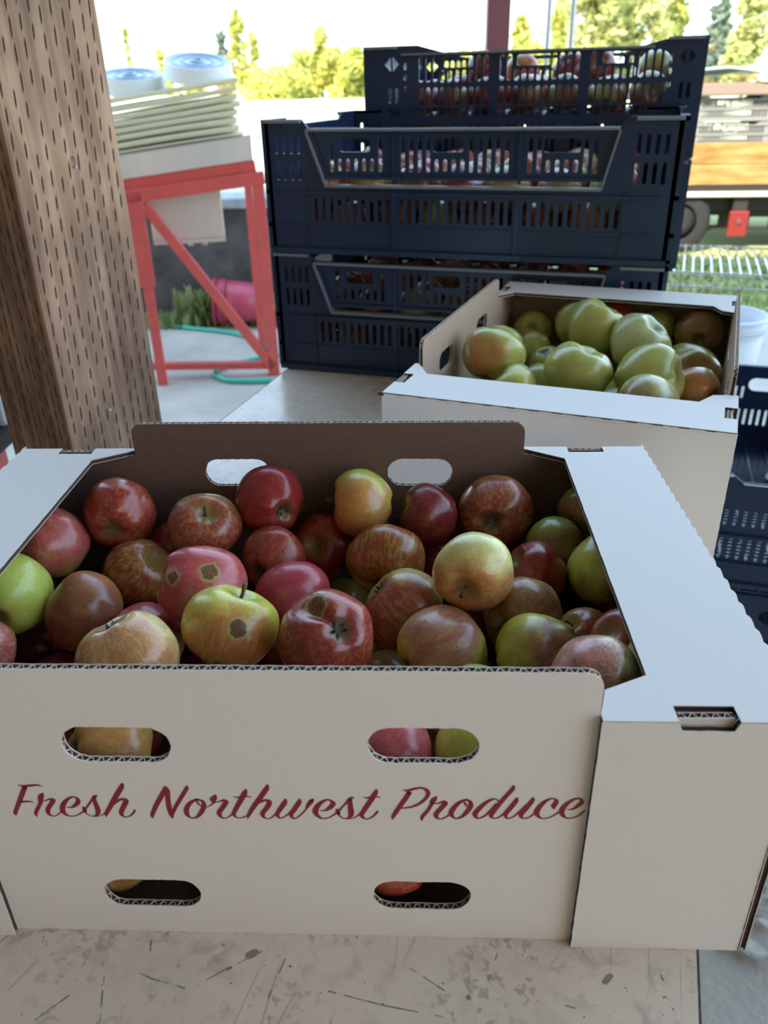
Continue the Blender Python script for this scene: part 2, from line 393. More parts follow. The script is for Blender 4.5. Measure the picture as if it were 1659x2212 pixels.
m.add(vsx, [(j * nx + i, j * nx + i + 1, (j + 1) * nx + i + 1, (j + 1) * nx + i) for j in range(len(ys) - 1) for i in range(nx - 1)])
o = struct(m.build('ground', [M['field'], M['grass_dry']], smooth=True))
for p in o.data.polygons:
    if p.center.x > -.2 and p.center.y < 12: p.material_index = 1
m = MB(); m.box(-60, 60, -60, -6, -.97, -.78); m.box(5, 60, -6, 3.9, -.97, -.78); struct(m.build('ground_yard', M['field']))
m = MB(); m.box(-6, 3.2, -3.0, -2.85, -.75, 3.0); struct(m.build('wall_front', M['shed_wall']))  # unseen wall, added to cut and warm the light from behind
m = MB(); m.box(1.25, 2.55, -2.845, -2.72, .82, 1.18); m.box(1.23, 2.57, -2.845, -2.70, 1.18, 1.21); lh = m.build('work_lamp', M['galv'], None); tag(lh, 'long grey wall lamp on the shed wall behind the camera', 'lamp')
m = MB(); m.box(-1.50, -1.38, -2.85, 1.5, -.75, 3.0); struct(m.build('wall_left', M['shed_wall_dark']))  # unseen dark wall, added to keep light off the left side
m = MB(); m.box(-4.5, .62, 4.30, 4.52, -.80, -.155); o = struct(m.build('wall_back', M['dirt_wall'], bevel=.01))
m = MB(); m.box(-4.5, .64, 4.28, 4.58, -.155, -.10); struct(m.build('trim_1', M['cap'], bevel=.008))

# ------------------------------------------------------------------ wooden post
def post():
    e = empty('wooden_post', (-.333, .568, -.75), .992)
    tag(e, 'square brown timber post full of short incised cuts, left behind front box', 'post')
    s = .136; z1 = 2.62
    m = MB(); m.box(0, s, 0, s, 0, 3.74); m.build('timber', M['wood'], e, bevel=.004)
    m = MB()
    for face in (0, 1):
        for c in range(11):
            u = .008 + c * .0119 + random.uniform(-.0012, .0012)
            for k in range(64):
                z = .64 + k * .0235 + (c % 2) * .0115 + (c % 3) * .003 + random.uniform(-.0012, .0012)
                if random.random() < (.75 if c == 4 else .10) or z > 2.1: continue
                h = .0098 + random.uniform(-.0018, .0012); w = .00078; sk = .0007
                q = [(u - sk, z - h), (u + w - sk * .4, z - h * .5), (u + w + sk * .4, z + h * .5), (u + sk, z + h), (u - w + sk * .4, z + h * .5), (u - w - sk * .4, z - h * .5)]
                d = -.0003
                vv = [(a, d, b) if face == 0 else (d, a, b) for a, b in q]
                m.add(vv, [tuple(range(6)) if face == 0 else tuple(range(5, -1, -1))])
    m.build('incision_cut', M['incision'], e, kind='stuff')
    # bolt head, staple and nail on the lighter face
    T = Matrix.Translation((.012, 0, 1.245)) @ Matrix.Rotation(PI / 2, 4, 'X')
    m = MB(); m.lathe([(0, .0035), (.005, .0035), (.0065, .002), (.0068, 0)], 20, M=T); m.box(.006, .018, -.0042, -.0034, 1.2443, 1.2457)
    m.build('screw_head', M['galv'], e, smooth=True)
    m = MB(); m.tube([(.073, .001, 1.106), (.073, -.003, 1.106), (.073, -.003, 1.116), (.073, .001, 1.116)], .0013, 6); m.build('staple', M['galv'], e)
    m = MB(); m.lathe([(0, .001), (.0018, .0008), (.002, 0)], 10, M=Matrix.Translation((.060, 0, .835)) @ Matrix.Rotation(PI / 2, 4, 'X')); m.build('nail_head', M['white_plastic'], e)
post()

# ------------------------------------------------------------------ table
TH = -.262
SCRATCHES = [[(0.3184, -0.0432), (0.3264, -0.0581), (0.3351, -0.0732)], [(0.414, -0.0007), (0.4141, -0.0226), (0.4139, -0.0368)], [(0.4431, -0.0241), (0.4743, -0.0229), (0.5056, -0.0198)], [(0.3744, -0.0406), (0.3861, -0.0275), (0.4, -0.0134)], [(0.6116, 0.038), (0.6147, 0.032)], [(0.5533, 0.0062), (0.5652, 0.0039), (0.5763, 0.0039)], [(0.3319, -0.0431), (0.349, -0.0449), (0.3686, -0.0444)], [(0.336, -0.0249), (0.3392, -0.0312)], [(0.2821, -0.0522), (0.2748, -0.0399)], [(0.3762, -0.0161), (0.3802, -0.0169)], [(0.5307, -0.0083), (0.5245, 0.0053), (0.5265, 0.0222)], [(0.4635, 0.0038), (0.486, -0.0007), (0.5029, -0.0063)], [(0.3106, -0.0654), (0.3014, -0.0819)]]
CHIPS = [[(0.3978, -0.0136), (0.3988, -0.015), (0.3976, -0.0172), (0.396, -0.019), (0.3946, -0.0197), (0.3926, -0.0194), (0.3915, -0.018), (0.3927, -0.0158), (0.3943, -0.014), (0.3957, -0.0133)], [(0.5878, 0.0281), (0.5887, 0.027), (0.5878, 0.0248), (0.5866, 0.0227), (0.5856, 0.0214), (0.584, 0.0212), (0.5831, 0.0222), (0.584, 0.0244), (0.5852, 0.0266), (0.5862, 0.0278)], [(0.3876, -0.0264), (0.3882, -0.027), (0.3874, -0.028), (0.3867, -0.0288), (0.3864, -0.029), (0.3853, -0.0289), (0.3847, -0.0284), (0.3855, -0.0273), (0.3862, -0.0266), (0.3865, -0.0264)], [(0.5172, -0.006), (0.5174, -0.0066), (0.5164, -0.0074), (0.5157, -0.0076), (0.5155, -0.0072), (0.5148, -0.0067), (0.5146, -0.006), (0.5156, -0.0052), (0.5163, -0.005), (0.5165, -0.0054)], [(0.5072, -0.02), (0.5072, -0.0205), (0.5058, -0.0209), (0.5048, -0.0208), (0.5045, -0.0202), (0.504, -0.0197), (0.5041, -0.0192), (0.5055, -0.0188), (0.5065, -0.0189), (0.5067, -0.0195)], [(0.4118, -0.0308), (0.4115, -0.0311), (0.4096, -0.0312), (0.4083, -0.0305), (0.4079, -0.0294), (0.4074, -0.0287), (0.4078, -0.0284), (0.4097, -0.0283), (0.411, -0.029), (0.4114, -0.0301)], [(0.3575, -0.0215), (0.358, -0.0222), (0.3569, -0.0231), (0.356, -0.0234), (0.3555, -0.023), (0.3545, -0.0224), (0.354, -0.0217), (0.3551, -0.0209), (0.356, -0.0206), (0.3565, -0.021)], [(0.5027, -0.021), (0.5029, -0.0215), (0.5019, -0.0221), (0.5012, -0.0223), (0.5011, -0.022), (0.5004, -0.0216), (0.5001, -0.0211), (0.5012, -0.0205), (0.5019, -0.0203), (0.502, -0.0206)], [(0.5501, 0.0172), (0.5505, 0.0166), (0.5496, 0.0158), (0.5489, 0.0153), (0.5487, 0.0155), (0.548, 0.0157), (0.5476, 0.0163), (0.5485, 0.0172), (0.5492, 0.0176), (0.5494, 0.0175)], [(0.4455, -0.0112), (0.446, -0.012), (0.445, -0.0129), (0.4442, -0.0131), (0.444, -0.0126), (0.4431, -0.0119), (0.4427, -0.0111), (0.4436, -0.0102), (0.4444, -0.01), (0.4446, -0.0105)], [(0.3386, -0.071), (0.339, -0.0713), (0.3381, -0.0718), (0.3375, -0.072), (0.3374, -0.0718), (0.3367, -0.0715), (0.3363, -0.0712), (0.3372, -0.0707), (0.3377, -0.0705), (0.3378, -0.0708)], [(0.5813, 0.0313), (0.5814, 0.0307), (0.5802, 0.03), (0.5793, 0.0297), (0.5791, 0.03), (0.5784, 0.0305), (0.5783, 0.0311), (0.5796, 0.0319), (0.5805, 0.0321), (0.5807, 0.0318)]]
def table():
    e = empty('work_table', (-.411 * .966, .411 * .257, -.75), TH)   # local x along the width, y along the length
    tag(e, 'narrow worn off-white laminate table under the front box, scratched and scuffed', 'table')
    m = MB(); m.box(0, .632, -.75, 1.62, .722, .75); m.build('table_top', [M['table']], e)
    m = MB()
    for side in (-.0012, .632):
        m.box(side, side + .0012, -.75, 1.62, .7225, .7501)
    m.build('edge_strip', M['table_edge'], e)
    m = MB(); rr = random.Random(4)
    for l in SCRATCHES:
        for (a, b) in zip(l[:-1], l[1:]):
            n = max(2, int(math.hypot(b[0] - a[0], b[1] - a[1]) / .004))
            for k in range(n):
                if rr.random() < .34: continue
                p = [a[i] + (b[i] - a[i]) * k / n for i in (0, 1)]; q = [a[i] + (b[i] - a[i]) * (k + 1.02) / n for i in (0, 1)]
                d = Vector((q[0] - p[0], q[1] - p[1])).normalized(); w = rr.uniform(.00016, .00042)
                m.add([(p[0] - d.y * w, p[1] + d.x * w, .75015), (p[0] + d.y * w, p[1] - d.x * w, .75015), (q[0] + d.y * w, q[1] - d.x * w, .75015), (q[0] - d.y * w, q[1] + d.x * w, .75015)], [(0, 1, 2, 3)])
    m.build('scratch', M['scratch'], e, kind='stuff')
    for l in CHIPS[:4]:
        m = MB(); m.add([(x, y, .7502) for x, y in l] + [(x, y, .7499) for x, y in l], [tuple(range(10))] + [(i, 10 + i, 10 + (i + 1) % 10, (i + 1) % 10) for i in range(10)]); m.build('surface_chip', M['chip'], e)
    for y in (-.6, 1.45):
        for x in (.06, .572):
            m = MB(); m.box(x - .02, x + .02, y - .02, y + .02, 0, .722); m.build('leg', M['galv'], e, bevel=.003)
    m = MB()
    for x in (.06, .572): m.bar((x, -.6, .69), (x, 1.45, .69), .03, .06)
    m.build('apron', M['galv'], e)
table()

# ------------------------------------------------------------------ carton
W, D, H, S, TB = .508, .31, .166, .1583, .0247
BT = .004
def board(name, parent, outline, holes, fr, flute_runs=(), rag=.00018, thick=BT, step=.004, outer=None):
    """corrugated board: two liners, a set-back dark core, and a wavy medium along the cut edges in flute_runs"""
    mb = MB(); out = densify(outline, step, rag); hs = [densify(h, .0022, rag * 1.6) for h in holes]; li = .00055
    o = outer or M['board_white']
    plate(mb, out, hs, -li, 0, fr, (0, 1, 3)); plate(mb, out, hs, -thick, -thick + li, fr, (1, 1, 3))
    plate(mb, offset(outline, .0012), [offset(h, -.0012) for h in holes], -thick + li * .5, -li * .5, fr, (2, 2, 2))
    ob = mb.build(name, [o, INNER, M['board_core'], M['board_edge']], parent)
    if flute_runs:
        fb = MB(); O_, u, v, w = (Vector(q) for q in fr)
        for run, closed in flute_runs:
            pts = densify(run, .0007) if closed else densify(run, .0007)[:-max(1, int(math.hypot(run[0][0] - run[-1][0], run[0][1] - run[-1][1]) / .0007))]
            cen = area(run) > 0; s = random.random(); prev = None; n = len(pts)
            for i in range(n + (1 if closed else 0)):
                p = pts[i % n]; q = pts[(i + 1) % n] if closed or i + 1 < n else pts[i]; a = pts[i - 1] if closed or i else pts[i]
                t = Vector((q[0] - a[0], q[1] - a[1])); t = t.normalized() if t.length > 0 else Vector((1, 0)); nn = Vector((-t.y, t.x)) * (-1 if closed else 1)
                s += .0007; ph = s / .0052 * 2 * PI + .5 * mnoise.noise(Vector((s * 60, 0, 3)))
                wv = -thick / 2 + (thick / 2 - li) * max(-1, min(1, 1.25 * math.sin(ph)))
                p0 = Vector(p) + nn * .00015; p1 = Vector(p) + nn * .0016
                A = O_ + u * p0.x + v * p0.y + w * wv; B = O_ + u * p1.x + v * p1.y + w * wv
                if prev: fb.add([prev[0], prev[1], B, A], [(0, 1, 2, 3)])
                prev = (A, B)
        fo = fb.build('corrugated_medium', M['flute'], ob)
        md = fo.modifiers.new('solid', 'SOLIDIFY'); md.thickness = .0004; md.offset = 0
    return ob
def rounded_tab(s, h, hb, r=.009, n=6):
    """outline of a centre panel (half width s, height h) with its two top corners rounded"""
    wi = W / 2 - BT - .0006; o = [(-wi, 0), (wi, 0), (wi, H - .003), (s, H - .003)]
    o += [(s - r + r * math.cos(a), h - r + r * math.sin(a)) for a in [PI / 2 * k / n for k in range(n + 1)]]
    o += [(-s + r - r * math.sin(a), h - r + r * math.cos(a)) for a in [PI / 2 * k / n for k in range(n + 1)]]
    o += [(-s, H - .003), (-wi, H - .003)]
    return o
def make_box(e, lettering, sgn=1, perf=False):
    global INNER
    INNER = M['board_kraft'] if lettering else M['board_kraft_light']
    yf, yb = -D / 2, D / 2
    hl = lambda zs: [pill(-.0755, zs[0], .0545, .0230), pill(.0755, zs[0] + .0015, .0540, .0230), pill(-.0745, zs[1], .0545, .0220), pill(.0752, zs[1] + .002, .0535, .0225)]
    hf = hl((.1438, .0333))
    tabo = rounded_tab(S, H + TB, H)
    toprun = [p for p in tabo if p[1] > H + .008]
    fp = board('front_panel', e, tabo, hf, ((0, yf, 0), (1, 0, 0), (0, 0, 1), (0, -1, 0)), [(toprun, False)] + [(h, True) for h in hf])
    hb = [pill(-.0750, .1474, .0540, .0240), pill(.0752, .1472, .0532, .0240)]
    board('back_panel', e, tabo, hb, ((0, yb, 0), (1, 0, 0), (0, 0, 1), (0, 1, 0)), [(toprun, False)] + [(h, True) for h in hb])
    n0, n1 = .1936, .2217
    for sx in (-1, 1):
        for sy, yy in ((-1, yf), (1, yb)):
            ol = [(S, 0), (W / 2 - BT, 0), (W / 2 - BT, H - .0005), (n1, H - .0005), (n1 - .002, H - .0055), (n0 + .002, H - .0055), (n0, H - .0005), (S, H - .0005)]
            ol = [(x * sx, z) for x, z in ol]
            board('corner_panel', e, ol, [], ((0, yy + sy * (BT + .0004), 0), (1, 0, 0), (0, 0, 1), (0, sy, 0)))
            tl = [(n0 + .0012, H - .04), (n1 - .0012, H - .04), (n1 - .0012, H - .0016), (n0 + .0012, H - .0016)]
            tl = [(x * sx, z) for x, z in tl]
            top = [tl[2], tl[3]] if sx > 0 else [tl[3], tl[2]]
            if sx < 0: top = top[::-1]; tl = tl[::-1]; top = sorted(top, key=lambda p: -p[0])
            board('lock_tab', e, tl, [], ((0, yy - .0003 * sy if sy < 0 else yy + .0044, 0), (1, 0, 0), (0, 0, 1), (0, sy, 0)), [(top, False)] if 1 else (), outer=M['board_white'])
        # side wall
        board('side_panel', e, [(yf - BT - .0008, 0), (yb + BT + .0008, 0), (yb + BT + .0008, H - .0012), (yf - BT - .0008, H - .0012)], [], ((sx * (W / 2 + .0002), 0, 0), (0, 1, 0), (0, 0, 1), (sx, 0, 0)))
        # top flap folded inwards, scalloped along its perforated fold
        fl = [(S + .0008, yb), (.1886, yb - .019), (.1866, yf + .0290), (.1640, yf + .0178), (S + .0005, yf + .001), (S + .0005, yf - BT), (n0, yf - BT), (n0, yf + .0068), (n1, yf + .0068), (n1, yf - BT), (W / 2, yf - BT)]
        k = 0; y = yf - BT
        while y < yb + BT - .004:
            q_ = .15 if perf else 1; fl += [(W / 2 + .0013 * q_, y + .0040), (W / 2 + .0015 * q_, y + .0075), (W / 2 + .0002, y + .0105)]; y += .0125
        fl += [(W / 2, yb + BT), (n1, yb + BT), (n1, yb - .0068), (n0, yb - .0068), (n0, yb + BT), (S + .0008, yb + BT)]
        fl = [(x * sx, y) for x, y in fl]
        if sx > 0: run = [(.1640, yf + .0178), (.1866, yf + .0290), (.1886, yb - .019), (S + .0008, yb)]
        f_ = board('top_flap', e, fl, [], ((0, 0, H), (1, 0, 0), (0, 1, 0), (0, 0, 1)), step=.006, rag=.00012)
        if perf:
            mb = MB()
            for q in range(14):
                y = yf + .012 + q * .0215
                mb.box(sx * (W / 2 + .0003), sx * (W / 2 + .0012), y, y + .0085, H - .0012, H - .0006)
            mb.build('fold_cut', M['board_core'], f_)
    mb = MB(); mb.box(-W / 2 + BT, W / 2 - BT, yf + .001, yb - .001, .0006, .0046); mb.build('bottom_panel', M['board_kraft'], e)
    if lettering: letters(fp, yf)
    return e
LET = [
[(-128.29, 113.99, 2.5), (-130.78, 108.98, 2.58), (-134.35, 101.94, 2.41), (-136.88, 96.97, 2.15), (-137.76, 94.78, 1.89), (-137.47, 93.36, 0.43)],
[(-131.32, 115.95, 0.26), (-129.59, 114.98, 1.46), (-126.06, 115.1, 2.07), (-122.01, 115.65, 1.64), (-119.9, 115.33, 1.03), (-118.53, 114.64, 0.13)],
[(-132.77, 103.37, 1.81), (-130.03, 103.73, 1.64), (-127.84, 103.65, 1.29), (-125.9, 102.84, 0.13)],
[(-119.96, 109.61, 1.29), (-121.03, 107.96, 2.84), (-121.78, 105.83, 2.67), (-122.44, 103.09, 2.15), (-124.31, 99.69, 1.98), (-126.64, 95.32, 1.81), (-126.65, 92.33, 0.26)],
[(-121.76, 104.14, 0.69), (-119.19, 104.79, 0.95), (-116.29, 105.94, 1.55), (-115.42, 104.87, 2.5), (-117.16, 101.97, 2.58), (-119.41, 98.56, 2.41), (-119.99, 95.15, 1.98), (-118.58, 93.44, 1.12), (-116.81, 93.35, 0.69), (-114.17, 95.27, 0.77), (-112.65, 97.15, 0.86)],
[(-109.59, 100.1, 0.34), (-106.54, 99.92, 1.38), (-103.63, 102.24, 2.5), (-102.12, 105.12, 2.15), (-103.08, 107.1, 1.46), (-105.44, 107.36, 1.55), (-108.88, 104.57, 2.24), (-111.27, 100.56, 2.67), (-111.83, 96.86, 2.41), (-110.4, 94.1, 1.55), (-107.44, 93.36, 0.86), (-104.06, 94.67, 0.86), (-100.63, 97.4, 1.08)],
[(-100.39, 100.17, 1.2), (-100.22, 98.33, 2.07), (-100.18, 97.41, 1.98)],
[(-100.0, 98.33, 1.2), (-96.66, 102.99, 1.12), (-94.25, 106.37, 1.46), (-92.8, 108.2, 2.07), (-91.58, 109.3, 0.43)],
[(-93.54, 107.28, 1.89), (-93.51, 103.35, 2.24), (-93.09, 99.09, 2.58), (-93.5, 96.0, 2.24), (-94.83, 94.12, 1.55), (-97.16, 93.57, 0.77), (-99.47, 95.38, 0.86), (-100.63, 97.4, 1.08)],
[(-95.0, 93.24, 0.34), (-92.14, 94.3, 0.6), (-89.59, 96.08, 1.08)],
[(-76.98, 117.52, 1.12), (-77.99, 114.74, 2.67), (-82.17, 107.8, 2.75), (-86.02, 101.06, 2.5), (-88.92, 96.1, 1.98), (-89.67, 93.23, 0.34)],
[(-87.58, 97.36, 0.6), (-85.08, 101.39, 0.95), (-81.86, 104.67, 1.46), (-78.9, 106.54, 1.89), (-77.1, 105.61, 2.58), (-78.31, 102.44, 2.67), (-80.6, 98.11, 2.5), (-81.15, 95.02, 1.89), (-79.23, 93.33, 0.86), (-76.59, 94.5, 0.95), (-74.4, 97.01, 1.2), (-73.55, 98.69, 0.95)],
[(-64.89, 92.57, 0.26), (-64.89, 95.36, 1.98), (-62.03, 101.85, 2.41), (-57.77, 109.76, 2.5), (-55.06, 115.74, 1.29)],
[(-55.01, 116.04, 0.6), (-54.51, 113.1, 2.5), (-55.05, 106.52, 2.41), (-55.25, 99.85, 2.5), (-54.86, 95.56, 2.24), (-54.61, 92.79, 0.34)],
[(-54.91, 94.33, 0.86), (-54.33, 96.19, 1.98), (-52.44, 100.21, 1.89), (-49.51, 105.42, 2.07), (-46.07, 111.48, 2.15), (-44.24, 114.76, 1.98), (-43.98, 116.36, 0.95)],
[(-39.95, 107.11, 1.46), (-43.28, 104.94, 2.15), (-45.99, 100.95, 2.5), (-46.62, 96.35, 2.32), (-44.8, 93.61, 1.12), (-41.65, 94.11, 1.55), (-38.73, 98.05, 2.5), (-37.01, 102.35, 2.32), (-37.19, 105.67, 1.72), (-39.95, 107.11, 1.46)],
[(-40.13, 105.73, 1.03), (-39.47, 103.51, 1.12), (-37.99, 102.15, 0.69), (-35.43, 101.71, 0.52), (-33.07, 103.21, 0.86), (-31.06, 105.48, 1.12)],
[(-30.08, 110.11, 1.12), (-31.29, 107.88, 3.27), (-31.77, 106.07, 2.41), (-31.33, 105.06, 1.29)],
[(-31.33, 105.06, 0.86), (-27.99, 105.85, 1.03), (-25.94, 106.79, 1.72), (-25.24, 105.3, 2.5), (-27.18, 101.63, 2.58), (-29.44, 97.93, 2.5), (-29.32, 95.17, 1.81), (-27.67, 93.54, 0.95), (-25.39, 94.33, 0.77), (-22.96, 96.53, 0.95)],
[(-13.98, 114.44, 1.03), (-15.1, 111.46, 2.67), (-18.09, 105.44, 2.58), (-21.29, 99.01, 2.24), (-22.08, 96.55, 1.89), (-21.0, 94.42, 1.12), (-18.65, 93.85, 0.69), (-15.87, 95.45, 0.86)],
[(-21.16, 109.81, 0.13), (-19.02, 108.89, 1.08), (-15.51, 109.56, 1.29), (-13.14, 109.6, 1.03), (-11.5, 108.86, 0.13)],
[(-2.58, 117.93, 1.03), (-3.61, 114.93, 2.58), (-6.95, 109.24, 2.67), (-11.03, 102.56, 2.5), (-14.24, 96.41, 1.81), (-15.17, 93.31, 0.26)],
[(-13.19, 98.26, 0.6), (-10.08, 103.49, 1.03), (-6.81, 106.14, 1.55), (-4.13, 107.21, 1.89), (-2.75, 105.74, 2.5), (-4.15, 102.09, 2.58), (-6.57, 98.4, 2.5), (-7.02, 95.82, 1.89), (-5.24, 93.76, 0.86), (-2.65, 94.5, 0.77), (-0.23, 97.31, 0.95)],
[(5.74, 107.94, 1.03), (4.93, 105.29, 2.58), (1.82, 99.79, 2.41), (0.52, 96.71, 2.07), (1.8, 94.28, 1.03), (4.06, 95.25, 0.77), (6.88, 98.07, 0.86), (10.74, 103.6, 1.03), (12.2, 106.03, 0.86)],
[(13.03, 108.08, 1.03), (12.25, 105.43, 2.5), (9.66, 100.56, 2.5), (7.74, 96.86, 2.07), (8.85, 94.18, 1.12), (11.0, 95.09, 0.77), (13.82, 98.21, 0.86), (16.69, 102.51, 0.95), (18.88, 106.46, 1.98), (19.73, 108.45, 0.95)],
[(15.66, 101.16, 0.34), (16.73, 104.44, 1.03), (18.81, 107.36, 1.89)],
[(22.69, 100.52, 0.34), (25.61, 100.39, 1.38), (28.54, 102.87, 2.5), (29.91, 105.48, 2.32), (28.98, 107.43, 1.55), (26.45, 107.98, 1.46), (22.86, 105.04, 2.32), (20.68, 100.78, 2.67), (20.91, 97.44, 2.32), (23.13, 94.73, 1.29), (26.17, 94.67, 0.77), (28.85, 96.38, 0.86), (31.79, 99.06, 1.12)],
[(31.85, 101.31, 1.2), (32.02, 99.49, 2.15), (32.31, 98.28, 1.89)],
[(32.24, 99.5, 1.12), (34.78, 103.48, 1.03), (37.05, 106.52, 1.29), (38.64, 108.93, 1.98), (40.17, 110.03, 1.12), (40.69, 110.27, 0.26)],
[(38.62, 108.46, 1.98), (38.66, 104.16, 2.32), (38.84, 99.94, 2.75), (38.59, 96.89, 2.15), (37.0, 94.9, 1.29), (34.41, 94.97, 0.86), (32.28, 97.67, 1.03)],
[(37.41, 94.42, 0.34), (40.48, 95.4, 0.65), (43.15, 97.9, 0.95)],
[(52.27, 115.49, 1.03), (51.35, 112.72, 2.5), (48.57, 106.74, 2.58), (45.48, 100.68, 2.41), (44.22, 97.62, 2.15), (45.22, 95.19, 1.38), (47.36, 94.69, 0.86), (50.0, 96.52, 0.95), (51.78, 98.99, 1.2), (52.5, 100.46, 0.86)],
[(45.2, 110.6, 0.13), (47.38, 109.81, 1.2), (50.79, 110.59, 1.38), (52.91, 110.63, 0.95), (54.59, 109.89, 0.13)],
[(68.7, 113.93, 2.32), (66.99, 110.07, 2.5), (64.4, 105.15, 2.41), (61.78, 99.8, 2.32), (60.28, 96.43, 1.64), (60.21, 94.78, 0.6)],
[(65.19, 116.02, 0.17), (67.45, 115.25, 1.46), (70.81, 116.48, 1.81), (74.57, 117.36, 1.55), (77.09, 116.24, 1.98), (78.19, 113.52, 1.89), (77.12, 110.26, 1.72), (74.17, 106.53, 1.64), (69.92, 103.88, 1.38), (65.23, 102.89, 1.03), (64.38, 103.05, 0.77)],
[(82.25, 111.25, 1.12), (81.0, 109.04, 2.67), (80.18, 107.07, 2.15)],
[(80.31, 106.77, 1.72), (78.01, 101.34, 1.81), (75.47, 97.05, 1.81), (74.96, 93.86, 0.34)],
[(80.73, 106.48, 0.77), (83.48, 106.72, 0.95), (86.33, 107.96, 1.72), (86.74, 106.42, 2.5), (84.79, 103.16, 2.5), (82.5, 99.32, 2.5), (82.53, 96.71, 1.81), (84.47, 95.35, 0.95), (86.6, 96.37, 0.86), (89.33, 98.55, 1.08)],
[(97.33, 109.59, 1.29), (94.01, 107.52, 1.98), (91.15, 103.29, 2.5), (89.96, 99.17, 2.32), (92.16, 96.0, 1.03), (95.54, 97.35, 1.64), (98.4, 101.63, 2.41), (99.8, 105.67, 2.24), (99.12, 108.45, 1.72), (97.33, 109.59, 1.29)],
[(96.54, 107.68, 0.95), (97.22, 105.8, 1.03), (98.74, 104.46, 0.52), (101.7, 104.34, 0.22)],
[(113.5, 109.08, 0.77), (111.14, 110.33, 1.2), (107.47, 107.78, 1.98), (103.94, 103.07, 2.5), (102.12, 99.42, 2.41), (103.33, 96.35, 1.12), (106.19, 97.39, 1.03), (109.02, 100.77, 1.12), (112.56, 106.81, 1.08)],
[(120.48, 119.81, 0.77), (120.05, 117.21, 2.15), (116.92, 111.91, 2.15), (113.45, 105.64, 2.41), (110.83, 100.2, 2.24), (110.24, 98.08, 1.89), (111.76, 96.41, 0.86), (114.27, 97.25, 0.77), (116.68, 100.02, 0.86)],
[(122.63, 111.26, 0.86), (122.1, 108.78, 2.24), (119.46, 103.38, 2.41), (117.54, 99.74, 2.24), (118.37, 96.73, 1.12), (121.05, 97.39, 0.77), (124.23, 101.08, 0.95), (127.68, 106.52, 0.95)],
[(130.74, 111.53, 0.86), (130.22, 109.23, 2.24), (127.45, 103.54, 2.41), (125.39, 99.3, 2.15), (126.6, 96.72, 1.03), (129.51, 97.57, 0.77), (132.27, 100.64, 0.86)],
[(141.61, 103.94, 0.69), (141.33, 105.9, 2.32), (142.37, 108.58, 2.24), (142.01, 110.46, 1.46), (139.87, 111.18, 1.03), (136.71, 108.94, 1.89), (134.09, 104.75, 2.5), (133.11, 100.66, 2.5), (135.01, 97.56, 1.38), (137.6, 96.89, 0.77), (140.86, 98.41, 0.77), (144.2, 101.49, 0.86)],
[(147.91, 103.71, 0.34), (150.91, 103.89, 1.2), (153.89, 106.92, 2.24), (154.99, 109.3, 1.98), (153.99, 111.16, 1.2), (151.51, 111.11, 1.38), (148.04, 107.99, 2.15), (145.88, 103.91, 2.58), (145.97, 100.32, 2.24), (148.09, 97.72, 1.2), (150.65, 97.41, 0.77), (153.87, 98.98, 0.95), (156.13, 101.73, 0.86), (157.23, 103.37, 0.26)]]
def letters(parent, yf):
    """the red script, each pen stroke a ribbon of changing width on the panel's face"""
    A = 1.40; mb = MB(); yy = yf - .00012
    for st in LET:
        yy -= .000004; pts = [(x, z * A, w * 1.1) for x, z, w in st]; dn = []
        n = len(pts)
        for i in range(n - 1):
            p0, p1, p2, p3 = pts[max(i - 1, 0)], pts[i], pts[i + 1], pts[min(i + 2, n - 1)]
            for k in range(8):
                t = k / 8
                dn.append(tuple(.5 * (2 * p1[j] + (p2[j] - p0[j]) * t + (2 * p0[j] - 5 * p1[j] + 4 * p2[j] - p3[j]) * t * t + (3 * p1[j] - p0[j] - 3 * p2[j] + p3[j]) * t ** 3) for j in range(3)))
        dn.append(pts[-1]); L_, R_ = [], []
        for i in range(len(dn)):
            a = dn[max(i - 1, 0)]; b = dn[min(i + 1, len(dn) - 1)]; dx, dz = b[0] - a[0], b[1] - a[1]; l = math.hypot(dx, dz) or 1
            w = max(.1, dn[i][2]) / 2
            L_.append((dn[i][0] - dz / l * w, dn[i][1] + dx / l * w)); R_.append((dn[i][0] + dz / l * w, dn[i][1] - dx / l * w))
        vv = [(p[0] / 1000, yy, p[1] / A / 1000) for p in L_ + R_]; k = len(L_)
        mb.add(vv, [(i, i + k, i + k + 1, i + 1) for i in range(k - 1)])
        # round pen ends
        for q in (0, -1):
            cx, cz, w = dn[q]
            cv = [((cx + w / 2 * math.cos(2 * PI * j / 12)) / 1000, yy, (cz + w / 2 * math.sin(2 * PI * j / 12)) / A / 1000) for j in range(12)]
            mb.add(cv, [tuple(range(12))])
    o = mb.build('printed_lettering', M['red_print'], parent)
    tag(o, 'red script lettering Fresh Northwest Produce')
fb = empty('apple_box', (0, D / 2, 0)); make_box(fb, True)
tag(fb, 'white cardboard produce box of red apples with red script lettering, nearest the camera', 'box')
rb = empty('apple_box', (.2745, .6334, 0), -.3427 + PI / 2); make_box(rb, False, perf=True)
tag(rb, 'white cardboard box of green apples, set sideways behind the front box', 'box')

